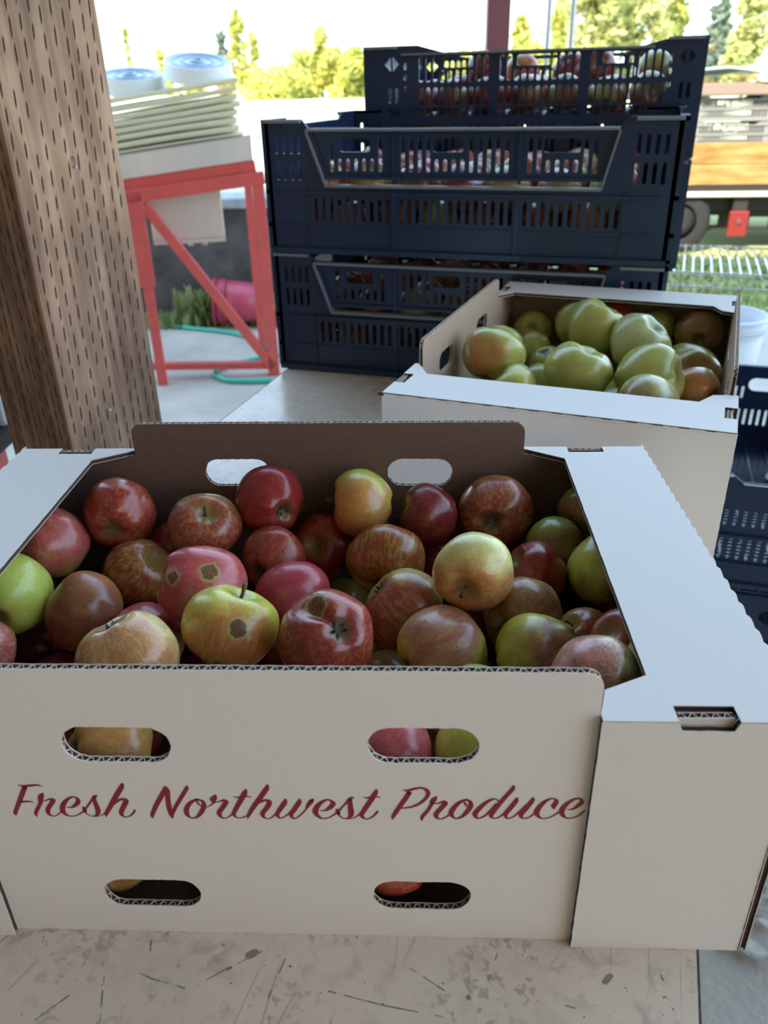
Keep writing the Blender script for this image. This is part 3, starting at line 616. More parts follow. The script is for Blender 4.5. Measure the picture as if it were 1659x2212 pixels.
# ------------------------------------------------------------------ apples
def apple_mesh(seed, R, sh, furrow=None, lo=False):
    rnd = random.Random(seed); nu, nv = (24, 16) if lo else (44, 30)
    sq = sh.get('sq', 1.0) * rnd.uniform(.95, 1.02); lob = sh.get('lob', 0)
    tp = rnd.uniform(.03, .12) + (.06 if lob else 0); l5 = rnd.uniform(.012, .038) + (.04 if lob else 0); l2 = rnd.uniform(-.04, .04) + (.03 if lob else 0); ph = rnd.uniform(0, 6.28); ph2 = rnd.uniform(0, 6.28)
    d1 = rnd.uniform(.24, .32); d2 = rnd.uniform(.15, .22); w1 = rnd.uniform(.26, .32); w2 = rnd.uniform(.24, .30)
    if sh.get('cal'): d2 = .27; w2 = .25
    if sh.get('nose'): d2 = .02; d1 = .2
    sx, sy = rnd.uniform(-.05, .05), rnd.uniform(-.05, .05)
    vs = []; fs = []
    def pt(th, fi):
        x = math.sin(fi); z = math.cos(fi)
        zz = z; 
        if z > 0: zz = z * (1.0) - d1 * math.exp(-(x / w1) ** 2) * (1 if z > 0 else 0)
        else: zz = z + d2 * math.exp(-(x / w2) ** 2)
        rr = (x ** .92) * (1 + tp * z + l2 * math.cos(2 * th + ph2) + l5 * math.cos(5 * th + ph) * sstep(.3, -.8, z)) + .0
        if l5: zz -= l5 * .8 * (math.cos(5 * th + ph)) * math.exp(-((x - .45) / .25) ** 2) * (1 if z < 0 else .4)
        if sh.get('nose'):
            k = sstep(.25, 1.0, z); rr *= 1 - .42 * k; zz += .22 * k
        if sh.get('furrow'):
            dth = (th - furrow + PI) % (2 * PI) - PI
            k = math.exp(-(dth / .30) ** 2) * math.exp(-((fi - 2.45) / .55) ** 2)
            rr *= 1 - .30 * k; zz += .20 * k
        p = Vector((rr * math.cos(th), rr * math.sin(th), zz * sq * .94))
        p.x += sx * p.z; p.y += sy * p.z
        nn = mnoise.noise(p * 1.6 + Vector((seed, 0, 0))) * .055
        return p * (R * (1 + nn))
    vs.append(pt(0, 0.0001))
    for j in range(1, nv):
        for i in range(nu): vs.append(pt(2 * PI * i / nu, PI * j / nv))
    vs.append(pt(0, PI - .0001))
    for i in range(nu):
        fs.append((0, 1 + i, 1 + (i + 1) % nu))
        b = 1 + (nv - 2) * nu; fs.append((len(vs) - 1, b + (i + 1) % nu, b + i))
    for j in range(nv - 2):
        for i in range(nu):
            a = 1 + j * nu + i; b = 1 + j * nu + (i + 1) % nu; fs.append((a, a + nu, b + nu, b))
    me = bpy.data.meshes.new('apple'); me.from_pydata([tuple(v) for v in vs], [], fs)
    me.polygons.foreach_set('use_smooth', [True] * len(fs)); me.materials.append(M['apple']); me.update()
    return me, vs[0].z, vs[-1].z
def skin(o, base, blush, amt, bdir, seed, spots=0.0, russet=0.0, scabs=()):
    o['base'] = [float(c) for c in base]; o['blush'] = [float(c) for c in blush]; o['amount'] = float(amt); o['blush_dir'] = [float(c) for c in bdir]
    rnd = random.Random(seed); o['seed'] = [rnd.uniform(-20, 20) for _ in range(3)]; o['spots'] = float(spots); o['russet'] = float(russet)
    for n_, k in (('scab_a', 0), ('scab_b', 1)):
        o[n_] = [float(c) for c in scabs[k][0]] if k < len(scabs) else [0., 0., 0.]
        o[n_ + 'r'] = float(scabs[k][1]) if k < len(scabs) else 0.004
def stem_part(o, R, z0, rnd):
    m = MB(); k = rnd.uniform(-.15, .15); m.tube([(0, 0, z0 - .002), (k * R * .3, 0, z0 + .16 * R), (k * R, .05 * R, z0 + .38 * R)], [R * .045, R * .04, R * .06], 7)
    m.build('stem', M['stem'], o, smooth=True)
def calyx_part(o, R, z0, rnd):
    m = MB()
    for q in range(5):
        a = q * 2 * PI / 5 + rnd.uniform(-.2, .2); ca, sa = math.cos(a), math.sin(a); t = Vector((-sa, ca, 0)); d = Vector((ca, sa, 0)); b0 = Vector((0, 0, z0))
        pts = [b0 + d * R * .05 - t * R * .05, b0 + d * R * .05 + t * R * .05, b0 + d * R * .13 + t * R * .03 + Vector((0, 0, -.10 * R)), b0 + d * R * .13 - t * R * .03 + Vector((0, 0, -.10 * R)), b0 + d * R * rnd.uniform(.10, .2) + Vector((0, 0, -.20 * R))]
        m.add(pts, [(0, 1, 2, 3), (3, 2, 4)])
    m.lathe([(0.001, z0 - .02 * R), (.08 * R, z0 - .03 * R), (.12 * R, z0 + .02 * R)], 8)
    m.build('calyx', M['calyx'], o)
def put_apple(rec, seed, cat, group):
    pos, R, base, blush, amt, bw, pole, sh, scabs, label = rec
    rnd = random.Random(seed); z = Vector(pole).normalized()
    q = z.to_track_quat('Z', 'Y') if sh.get('nose') is None else z.to_track_quat('Z', 'Y')
    if sh.get('furrow') or sh.get('cal') and not sh.get('stem'): z = -z; q = z.to_track_quat('Z', 'Y')
    rot = q.to_matrix() @ Matrix.Rotation(rnd.uniform(0, 6.28) if not sh.get('furrow') else 0, 3, 'Z')
    inv = rot.transposed(); fur = None
    if sh.get('furrow'):
        a = inv @ Vector(FURROW); fur = math.atan2(a.y, a.x)
    me, zt, zb = apple_mesh(seed, R, sh, fur)
    o = bpy.data.objects.new('apple', me); C.objects.link(o); o.location = pos; o.rotation_euler = rot.to_euler()
    skin(o, base, blush, amt, inv @ Vector(bw), seed, sh.get('spots', 0), sh.get('russet', 0), [(inv @ Vector(s[:3]).normalized(), s[3]) for s in scabs])
    if sh.get('stem'): stem_part(o, R, zt, rnd)
    if sh.get('cal') or sh.get('furrow'): calyx_part(o, R, zb, rnd)
    tag(o, label, cat, group); return o
FURROW = (-0.489, -0.018, 0.872)
AF = [
((-0.2112, 0.2369, 0.1211), 0.0285, (0.34, 0.4, 0.06), (0.55, 0.065, 0.1), 0.75, (-0.03, -0.314, 0.949), (0.212, 0.363, -0.908), {}, [], 'crimson apple with a green patch, tucked under the left flap of front box'),
((-0.1637, 0.265, 0.1307), 0.029, (0.58, 0.2, 0.075), (0.3, 0.018, 0.022), 0.85, (0.333, -0.932, 0.141), (-0.097, 0.994, 0.055), {'sq': 0.98}, [], 'large dark red apple in the back left corner of front box'),
((-0.1256, 0.2776, 0.089), 0.0273, (0.3, 0.1, 0.05), (0.3, 0.018, 0.022), 0.5, (0.287, -0.822, 0.491), (0.619, -0.775, 0.127), {}, [], 'half-hidden red apple behind the upright-stemmed apple in front box'),
((-0.0938, 0.2554, 0.1243), 0.0279, (0.58, 0.44, 0.16), (0.3, 0.018, 0.022), 0.62, (0.22, -0.973, -0.064), (0.25, -0.478, 0.842), {'stem': 1, 'sq': 0.9}, [], 'reddish brown apple with its stem facing up, back row left of front box'),
((-0.044, 0.2772, 0.1363), 0.0277, (0.3, 0.018, 0.022), (0.3, 0.018, 0.022), 1, (0.18, -0.875, 0.45), (0.571, -0.821, 0.005), {'cal': 1}, [], 'deep red apple covering the left back handle hole of front box'),
((0.029, 0.2766, 0.1344), 0.0283, (0.62, 0.62, 0.09), (0.58, 0.2, 0.075), 0.42, (-0.173, -0.976, -0.131), (-0.992, -0.081, 0.1), {'stem': 1, 'cal': 1, 'sq': 0.92}, [], 'yellow green apple lying on its side, middle of back row in front box'),
((0.0819, 0.2691, 0.1262), 0.0256, (0.3, 0.018, 0.022), (0.16, 0.01, 0.014), 0.8, (-0.014, -0.997, 0.077), (-0.99, -0.029, 0.135), {'stem': 1}, [], 'dark red apple under the right back handle hole of front box'),
((0.1348, 0.2756, 0.1265), 0.0293, (0.58, 0.44, 0.16), (0.3, 0.018, 0.022), 0.78, (-0.082, -0.994, -0.07), (-0.196, -0.968, 0.16), {'cal': 1}, [], 'red apple with dark open calyx, right end of the back row in front box'),
((0.2114, 0.2782, 0.1225), 0.0268, (0.34, 0.4, 0.06), (0.3, 0.1, 0.05), 0.5, (-0.161, -0.962, -0.221), (-0.75, -0.598, -0.285), {}, [], 'shaded olive apple under the far end of the right flap of front box'),
((0.2105, 0.2039, 0.1157), 0.0291, (0.62, 0.62, 0.09), (0.3, 0.1, 0.05), 0.38, (0.141, -0.724, -0.675), (-0.301, 0.925, 0.234), {'sq': 1.05}, [], 'green apple half covered by the middle of the right flap of front box'),
((0.1591, 0.2074, 0.1118), 0.0232, (0.3, 0.1, 0.05), (0.3, 0.018, 0.022), 0.62, (-0.139, -0.699, 0.702), (-0.826, 0.004, 0.563), {}, [], 'dull pink apple with cavity turned left, right of the pale yellow apple'),
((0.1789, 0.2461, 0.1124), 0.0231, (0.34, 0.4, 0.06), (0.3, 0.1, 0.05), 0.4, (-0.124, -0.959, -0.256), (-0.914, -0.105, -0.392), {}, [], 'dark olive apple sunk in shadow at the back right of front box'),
((0.1102, 0.1614, 0.1438), 0.0265, (0.82, 0.77, 0.28), (0.62, 0.2, 0.09), 0.34, (-0.039, -0.876, -0.481), (-0.297, -0.951, -0.084), {'stem': 1, 'sq': 0.97}, [], 'shiny pale yellow apple with stem end facing out, on top of the heap'),
((0.0948, 0.2826, 0.0719), 0.0221, (0.3, 0.018, 0.022), (0.3, 0.018, 0.022), 0.8, (-0.033, -0.849, 0.528), (0.992, 0.067, -0.105), {}, [], 'sliver of red apple behind the shiny pale yellow apple'),
((0.0493, 0.2283, 0.1106), 0.0296, (0.62, 0.62, 0.09), (0.3, 0.018, 0.022), 0.62, (0.028, -0.307, 0.951), (0.136, 0.889, 0.438), {'sq': 0.9}, [], 'dull rose apple with yellow cheek in the centre of front box'),
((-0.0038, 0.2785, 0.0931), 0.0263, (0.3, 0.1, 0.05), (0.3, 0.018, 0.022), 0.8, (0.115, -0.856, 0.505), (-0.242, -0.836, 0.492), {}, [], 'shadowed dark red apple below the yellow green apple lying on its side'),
((-0.0379, 0.2373, 0.1041), 0.0268, (0.58, 0.2, 0.075), (0.3, 0.018, 0.022), 0.68, (0.17, -0.72, 0.673), (-0.436, -0.9, 0.011), {'cal': 1, 'sq': 0.86}, [], 'brick red apple below the deep red one of the back row'),
((-0.017, 0.1906, 0.1046), 0.027, (0.3, 0.018, 0.022), (0.55, 0.065, 0.1), 0.9, (0.324, -0.363, 0.873), (-0.271, 0.798, 0.539), {'sq': 0.95}, [], 'bright pinkish red apple in the middle of front box'),
((0.0106, 0.2827, 0.037), 0.022, (0.34, 0.4, 0.06), (0.58, 0.2, 0.075), 0.35, (0.08, -0.996, 0.039), (-0.22, -0.522, -0.824), {}, [], 'small part of an olive apple between the pink red and rose apples'),
((-0.1417, 0.2292, 0.0979), 0.0272, (0.62, 0.62, 0.09), (0.3, 0.018, 0.022), 0.66, (-0.08, -0.895, 0.438), (0.682, -0.082, 0.727), {'sq': 0.92}, [], 'red and green apple showing its deep stem cavity, left of the scabbed one'),
((-0.0722, 0.1631, 0.1289), 0.0285, (0.58, 0.2, 0.075), (0.55, 0.065, 0.1), 0.82, (0.326, -0.449, 0.832), (0.906, 0.174, -0.386), {'stem': 1, 'cal': 1, 'sq': 1.18}, [(0.348, -0.528, 0.775, 0.21), (-0.441, -0.609, 0.659, 0.15)], 'pink red apple with two corky scabs on its upper side'),
((-0.1655, 0.1789, 0.0955), 0.0289, (0.58, 0.2, 0.075), (0.3, 0.1, 0.05), 0.45, (0.377, -0.893, 0.246), (-0.827, 0.49, 0.274), {}, [], 'dull orange apple left of centre in front box'),
((-0.219, 0.1787, 0.1118), 0.03, (0.62, 0.7, 0.12), (0.62, 0.7, 0.12), 0.0, (0.458, -0.737, 0.497), (-0.082, 0.992, 0.093), {'sq': 1.05}, [], 'smooth yellow green apple at the left edge under the flap'),
((-0.2196, 0.1295, 0.0989), 0.0237, (0.8, 0.72, 0.3), (0.55, 0.065, 0.1), 0.62, (0.899, -0.313, 0.307), (-0.588, 0.725, -0.359), {}, [], 'pink striped apple cut by the left edge of the photo'),
((-0.0954, 0.0739, 0.1365), 0.0295, (0.8, 0.72, 0.3), (0.58, 0.2, 0.075), 0.55, (0.008, -0.95, 0.311), (-0.373, 0.259, 0.891), {'cal': 1, 'sq': 0.95, 'spots': 1}, [], 'big pale speckled apple in the front row left, just above the printed panel'),
((-0.1174, 0.1555, 0.0875), 0.028, (0.58, 0.2, 0.075), (0.55, 0.065, 0.1), 0.7, (0.246, -0.323, 0.914), (0.979, -0.204, 0.025), {}, [], 'pink apple peeking out behind the big pale speckled apple'),
((-0.1952, 0.1656, 0.0384), 0.025, (0.16, 0.01, 0.014), (0.55, 0.065, 0.1), 0.5, (0.231, -0.052, 0.972), (0.901, 0.318, -0.295), {}, [], 'purplish red apple low at the front wall, left of big speckled apple'),
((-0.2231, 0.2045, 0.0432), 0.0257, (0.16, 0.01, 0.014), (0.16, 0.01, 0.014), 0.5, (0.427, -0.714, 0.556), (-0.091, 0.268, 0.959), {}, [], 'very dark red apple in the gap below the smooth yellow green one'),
((-0.0416, 0.1078, 0.1364), 0.0285, (0.74, 0.74, 0.1), (0.62, 0.16, 0.06), 0.46, (0.042, -0.919, -0.393), (0.345, 0.386, 0.856), {'stem': 1, 'sq': 0.93, 'spots': 1}, [(0.39, -0.768, 0.508, 0.2), (-0.124, -0.927, -0.353, 0.13)], 'yellow apple with one oblong brown scab on its cheek'),
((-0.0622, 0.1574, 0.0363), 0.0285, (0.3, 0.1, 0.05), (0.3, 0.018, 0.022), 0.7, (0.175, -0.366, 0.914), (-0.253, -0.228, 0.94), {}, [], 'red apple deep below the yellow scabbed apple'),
((0.02, 0.0922, 0.1412), 0.0285, (0.58, 0.2, 0.075), (0.3, 0.018, 0.022), 0.85, (-0.099, -0.943, 0.317), (0.435, -0.578, 0.691), {'cal': 1, 'sq': 0.9, 'furrow': 1, 'spots': 1}, [(-0.254, -0.011, 0.967, 0.26), (-0.757, -0.53, 0.382, 0.08)], 'large misshapen red apple with a furrow into its calyx and a grey scab'),
((0.062, 0.1738, 0.105), 0.0296, (0.58, 0.44, 0.16), (0.3, 0.018, 0.022), 0.55, (-0.197, -0.976, -0.096), (-0.764, 0.152, 0.627), {'cal': 1, 'sq': 0.92}, [], 'tan and rose tapered apple right of the large misshapen red apple'),
((0.0881, 0.125, 0.1064), 0.0287, (0.62, 0.62, 0.09), (0.42, 0.1, 0.1), 0.3, (-0.022, -0.345, 0.938), (0.802, 0.551, 0.233), {'sq': 1.08}, [], 'green apple with mauve blush in the front row, right of the misshapen red one'),
((0.1442, 0.1623, 0.1054), 0.0276, (0.58, 0.44, 0.16), (0.3, 0.1, 0.05), 0.62, (-0.431, -0.894, 0.124), (0.431, 0.894, -0.124), {}, [], 'tan apple with a thin brown scratch line below the shiny pale yellow apple'),
((0.1458, 0.1134, 0.1137), 0.0247, (0.62, 0.62, 0.09), (0.3, 0.06, 0.06), 0.34, (0.578, -0.765, 0.284), (0.892, -0.013, 0.453), {'nose': 1, 'sq': 1.05}, [], 'pear-shaped green apple with a pointed purple nose'),
((0.182, 0.1398, 0.1055), 0.0197, (0.34, 0.4, 0.06), (0.3, 0.018, 0.022), 0.62, (-0.201, -0.894, 0.4), (-0.64, -0.09, 0.763), {'stem': 1}, [], 'dark red apple with a dry stem beyond the pear-shaped one'),
((0.1988, 0.1094, 0.1235), 0.0217, (0.58, 0.2, 0.075), (0.3, 0.018, 0.022), 0.62, (-0.537, -0.663, 0.522), (-0.69, -0.227, 0.687), {}, [], 'rosy apple under the near end of the right flap of front box'),
((0.1689, 0.0553, 0.1411), 0.0242, (0.66, 0.68, 0.34), (0.62, 0.16, 0.2), 0.4, (-0.849, -0.204, 0.488), (0.506, 0.77, -0.39), {'sq': 1.05, 'russet': 1}, [], 'pale pink and green apple with brown russet at the front right corner'),
((0.2086, 0.072, 0.1367), 0.0215, (0.62, 0.62, 0.09), (0.62, 0.62, 0.09), 0.0, (-0.281, -0.748, 0.602), (0.651, 0.103, 0.752), {}, [], 'green sliver of an apple wedged against the right wall of front box'),
((0.1098, 0.0783, 0.0995), 0.026, (0.42, 0.55, 0.16), (0.62, 0.62, 0.09), 0.0, (-0.075, -0.744, 0.664), (-0.896, 0.324, -0.304), {}, [], 'pale green apple top just showing over the middle of the front wall'),
((-0.1955, 0.0938, 0.0839), 0.0244, (0.58, 0.2, 0.075), (0.55, 0.065, 0.1), 0.8, (0.225, 0.045, 0.973), (-0.911, 0.151, 0.383), {}, [], 'pink apple top over the front wall at the left edge of the photo'),
((-0.096, 0.0323, 0.1076), 0.0239, (0.62, 0.62, 0.09), (0.58, 0.2, 0.075), 0.35, (0.299, -0.417, 0.858), (-0.787, -0.435, 0.438), {'spots': 1, 'cal': 1}, [], 'yellow apple showing through the upper left handle hole of front box'),
((0.0567, 0.0336, 0.1059), 0.0251, (0.58, 0.2, 0.075), (0.55, 0.065, 0.1), 0.6, (0.416, -0.06, 0.907), (-0.382, -0.924, 0.022), {'spots': 1}, [], 'orange pink apple showing through the upper right handle hole of front box'),
((0.1058, 0.0324, 0.1073), 0.0239, (0.62, 0.62, 0.09), (0.62, 0.62, 0.09), 0.1, (-0.073, -0.707, 0.704), (-0.033, 0.882, 0.469), {}, [], 'olive green apple at the right end of the upper right handle hole'),
((-0.106, 0.034, 0.0352), 0.0293, (0.62, 0.62, 0.09), (0.3, 0.1, 0.05), 0.5, (0.331, -0.6, 0.728), (0.169, 0.969, -0.179), {}, [], 'dim tan apple showing through the lower left handle hole of front box'),
((0.06, 0.034, 0.0352), 0.0293, (0.58, 0.2, 0.075), (0.3, 0.018, 0.022), 0.62, (0.025, -0.636, 0.771), (-0.747, 0.471, 0.47), {'spots': 1}, [], 'red apple showing through the lower right handle hole of front box')]
AG = [
((0.1618, 0.6315, 0.145), 0.0379, (0.47, 0.48, 0.13), (0.58, 0.2, 0.075), 0.15, (-0.552, -0.834, 0.025), (0.311, 0.445, 0.84), {'lob': 1, 'sq': 0.86}, [], 'big green apple with orange spot beside the handle flap of rear box'),
((0.1842, 0.7467, 0.125), 0.0254, (0.47, 0.48, 0.13), (0.47, 0.48, 0.13), 0.0, (-0.103, -0.955, 0.279), (0.31, 0.431, 0.848), {'lob': 1}, [], 'green apple tucked behind the orange-spotted one in rear box'),
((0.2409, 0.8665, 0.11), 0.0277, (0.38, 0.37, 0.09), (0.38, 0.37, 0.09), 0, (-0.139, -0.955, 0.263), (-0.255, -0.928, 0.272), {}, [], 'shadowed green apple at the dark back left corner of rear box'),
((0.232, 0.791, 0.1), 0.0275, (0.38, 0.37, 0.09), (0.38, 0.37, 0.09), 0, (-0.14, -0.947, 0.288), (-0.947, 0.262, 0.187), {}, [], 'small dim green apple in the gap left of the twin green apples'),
((0.3006, 0.8334, 0.125), 0.0363, (0.47, 0.48, 0.13), (0.47, 0.48, 0.13), 0, (-0.192, -0.947, 0.256), (0.106, 0.446, 0.889), {'lob': 1}, [], 'green apple behind the tilted oval green apple at top of rear box'),
((0.3049, 0.7635, 0.14), 0.0365, (0.47, 0.48, 0.13), (0.47, 0.48, 0.13), 0, (-0.208, -0.943, 0.258), (0.504, 0.003, 0.864), {'lob': 1, 'sq': 1.1}, [], 'tilted oval green apple highest on the heap in rear box'),
((0.3567, 0.8501, 0.131), 0.0262, (0.58, 0.2, 0.075), (0.3, 0.018, 0.022), 0.5, (-0.234, -0.941, 0.245), (-0.861, 0.032, -0.507), {}, [], 'dull red apple against the back wall of rear box'),
((0.4002, 0.8304, 0.115), 0.0343, (0.47, 0.48, 0.13), (0.47, 0.48, 0.13), 0, (-0.271, -0.927, 0.259), (-0.292, 0.229, 0.929), {'lob': 1}, [], 'olive green apple in the back row of rear box, third from right wall'),
((0.4487, 0.7811, 0.127), 0.031, (0.38, 0.37, 0.09), (0.3, 0.1, 0.05), 0.6, (-0.698, -0.451, 0.556), (-0.275, -0.956, -0.107), {'cal': 1}, [], 'brownish apple with dark calyx in the back right corner of rear box'),
((0.3539, 0.7179, 0.13), 0.0381, (0.56, 0.58, 0.25), (0.56, 0.58, 0.25), 0, (-0.258, -0.926, 0.274), (0.523, -0.266, 0.809), {'lob': 1}, [], 'pale glossy green apple right of centre in rear box'),
((0.2517, 0.5828, 0.14), 0.0367, (0.47, 0.48, 0.13), (0.47, 0.48, 0.13), 0, (-0.191, -0.932, 0.308), (0.341, 0.017, 0.94), {'lob': 1, 'sq': 0.9}, [], 'large heart-shaped green apple in the front row centre of rear box'),
((0.2984, 0.7712, 0.09), 0.0283, (0.47, 0.48, 0.13), (0.3, 0.1, 0.05), 0.2, (-0.199, -0.934, 0.298), (0.321, -0.864, -0.388), {}, [], 'green apple hidden behind the large heart-shaped one'),
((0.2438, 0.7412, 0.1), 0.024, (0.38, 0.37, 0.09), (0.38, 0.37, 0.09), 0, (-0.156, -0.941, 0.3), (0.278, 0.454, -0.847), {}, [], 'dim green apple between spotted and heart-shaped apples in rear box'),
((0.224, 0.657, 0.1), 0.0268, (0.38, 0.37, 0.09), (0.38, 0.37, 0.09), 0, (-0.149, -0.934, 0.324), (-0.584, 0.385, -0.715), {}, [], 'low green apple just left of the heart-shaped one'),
((0.1801, 0.5811, 0.12), 0.0309, (0.56, 0.58, 0.25), (0.62, 0.62, 0.09), 0.3, (-0.115, -0.936, 0.331), (-0.723, 0.199, 0.662), {'lob': 1, 'sq': 0.9}, [], 'pale green apple rising over the front flap at left of rear box'),
((0.3243, 0.5572, 0.14), 0.0366, (0.47, 0.48, 0.13), (0.47, 0.48, 0.13), 0, (-0.271, -0.911, 0.31), (0.822, -0.476, 0.314), {'lob': 1, 'sq': 1.05}, [], 'green apple lying sideways with dimple at right, front of rear box'),
((0.3095, 0.4912, 0.13), 0.0353, (0.56, 0.58, 0.25), (0.3, 0.1, 0.05), 0.15, (-0.741, -0.634, 0.223), (-0.994, -0.109, 0.008), {'lob': 1}, [], 'green apple with dimple at left, lowest in the front row of rear box'),
((0.3381, 0.4577, 0.118), 0.0296, (0.56, 0.58, 0.25), (0.56, 0.58, 0.25), 0, (-0.311, -0.878, 0.364), (0.788, -0.59, 0.176), {}, [], 'tip of a green apple over the front flap at right of rear box'),
((0.3829, 0.5746, 0.12), 0.0266, (0.47, 0.48, 0.13), (0.58, 0.2, 0.075), 0.4, (-0.32, -0.892, 0.318), (-0.598, 0.802, -0.012), {}, [], 'tan apple nearest the right wall of rear box'),
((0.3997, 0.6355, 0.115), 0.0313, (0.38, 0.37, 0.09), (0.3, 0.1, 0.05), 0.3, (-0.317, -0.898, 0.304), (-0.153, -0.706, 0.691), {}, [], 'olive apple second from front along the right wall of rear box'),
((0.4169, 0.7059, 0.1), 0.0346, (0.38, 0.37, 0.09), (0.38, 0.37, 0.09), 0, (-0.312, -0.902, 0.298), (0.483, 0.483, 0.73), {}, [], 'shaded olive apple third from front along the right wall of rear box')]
placed = []
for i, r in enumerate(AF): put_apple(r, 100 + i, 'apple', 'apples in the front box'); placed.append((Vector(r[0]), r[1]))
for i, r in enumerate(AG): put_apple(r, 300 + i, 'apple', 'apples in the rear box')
# apples of the lower layers, glimpsed through gaps: three shared shapes
protos = [apple_mesh(900 + k, .0335, {}, None, True)[0] for k in range(4)]
REDS = [((.42, .14, .05), (.26, .018, .022), .8), ((.45, .30, .08), (.30, .02, .03), .6), ((.30, .03, .03), (.16, .01, .014), .8), ((.48, .22, .08), (.42, .05, .06), .7), ((.45, .42, .12), (.38, .07, .05), .5)]
def plain_apple(pos, R, label, group, rnd, pal=REDS):
    o = bpy.data.objects.new('apple', rnd.choice(protos)); C.objects.link(o); o.location = pos; k = R / .0335; o.scale = (k, k, k)
    o.rotation_euler = (rnd.uniform(0, 6.28), rnd.uniform(0, 3.14), rnd.uniform(0, 6.28))
    b, c, a = rnd.choice(pal); skin(o, b, c, a, Vector((rnd.gauss(0, 1), rnd.gauss(0, 1), rnd.gauss(0, 1))).normalized(), rnd.random()); tag(o, label, 'apple', group); return o
rnd = random.Random(5); tries = 0; nfill = 0; fill = []
while tries < 6000:
    tries += 1; R = rnd.uniform(.025, .028); p = Vector((rnd.uniform(-.248 + R, .248 - R), rnd.uniform(.006 + R, .304 - R), .006 + R if tries < 3000 else rnd.uniform(.05, .075)))
    if tries < 3000 and rnd.random() < .5: p.z = .006 + R
    if all((p - q).length > (R + r) * .985 for q, r in placed) and not any(abs(p.x - q.x) < .035 and p.y < .05 for q in (Vector((-.0745, 0, 0)), Vector((.0752, 0, 0)))):
        placed.append((p, R)); plain_apple(p, R, 'red apple deep in the front box, under the top layer', 'buried apples of the front box', rnd)
rbm = Matrix.Translation((.2745, .6334, 0)) @ Matrix.Rotation(-.3427, 4, 'Z')
gp = [(Vector(r[0]), r[1]) for r in AG]; tries = 0
GREENS = [((.30, .33, .07), (.35, .40, .10), .3), ((.36, .40, .10), (.40, .25, .08), .2)]
while tries < 4000:
    tries += 1; R = rnd.uniform(.031, .034); l = Vector((rnd.uniform(-.150 + R, .150 - R), rnd.uniform(-.248 + R, .248 - R), .006 + R if tries < 2500 else .085)); p = rbm @ l
    if all((p - q).length > (R + r) * .985 for q, r in gp):
        gp.append((p, R)); plain_apple(p, R, 'green apple deep in the rear box, under the top layer', 'buried apples of the rear box', rnd, GREENS)

# ------------------------------------------------------------------ black plastic crates
CW, CD, CH = .60, .40, .1915
def slot_row(u0, u1, pitch, z0, z1, w, skip=()):
    n = int(round((u1 - u0) / pitch)); p = (u1 - u0) / n; out = []
    for k in range(n):
        u = u0 + (k + .5) * p
        if any(a < u < b for a, b in skip): continue
        out.append(pill(u, (z0 + z1) / 2, w, z1 - z0, 4))
    return out
GATE = [(.0706, .179), (.519, .179), (.5040, .1125), (.0950, .1120)]
RIBS = ((.197, .209), (.382, .394))
def gate_holes():
    hs = []; wins = ((.120, .166), (.262, .306), (.420, .470))
    for u0, u1 in ((.098, .197), (.209, .382), (.394, .498)):
        for k in range(int((u1 - u0) / .0127)):
            u = u0 + .0075 + k * .0127
            if u + .004 > u1: break
            inwin = any(a - .004 < u < b + .004 for a, b in wins)
            hs.append(pill(u, .1295 if inwin else .1430, .0064, .017 if inwin else .046, 4))
    for a, b in wins: hs.append(pill((a + b) / 2, .1560, b - a, .018, 4, .003))
    return hs
def end_holes():
    hs = slot_row(.05, .35, .0135, .049, .085, .006) + slot_row(.05, .35, .0135, .108, .135, .006, ((.14, .26),))
    hs.append(pill(.20, .140, .105, .028, 5)); return hs
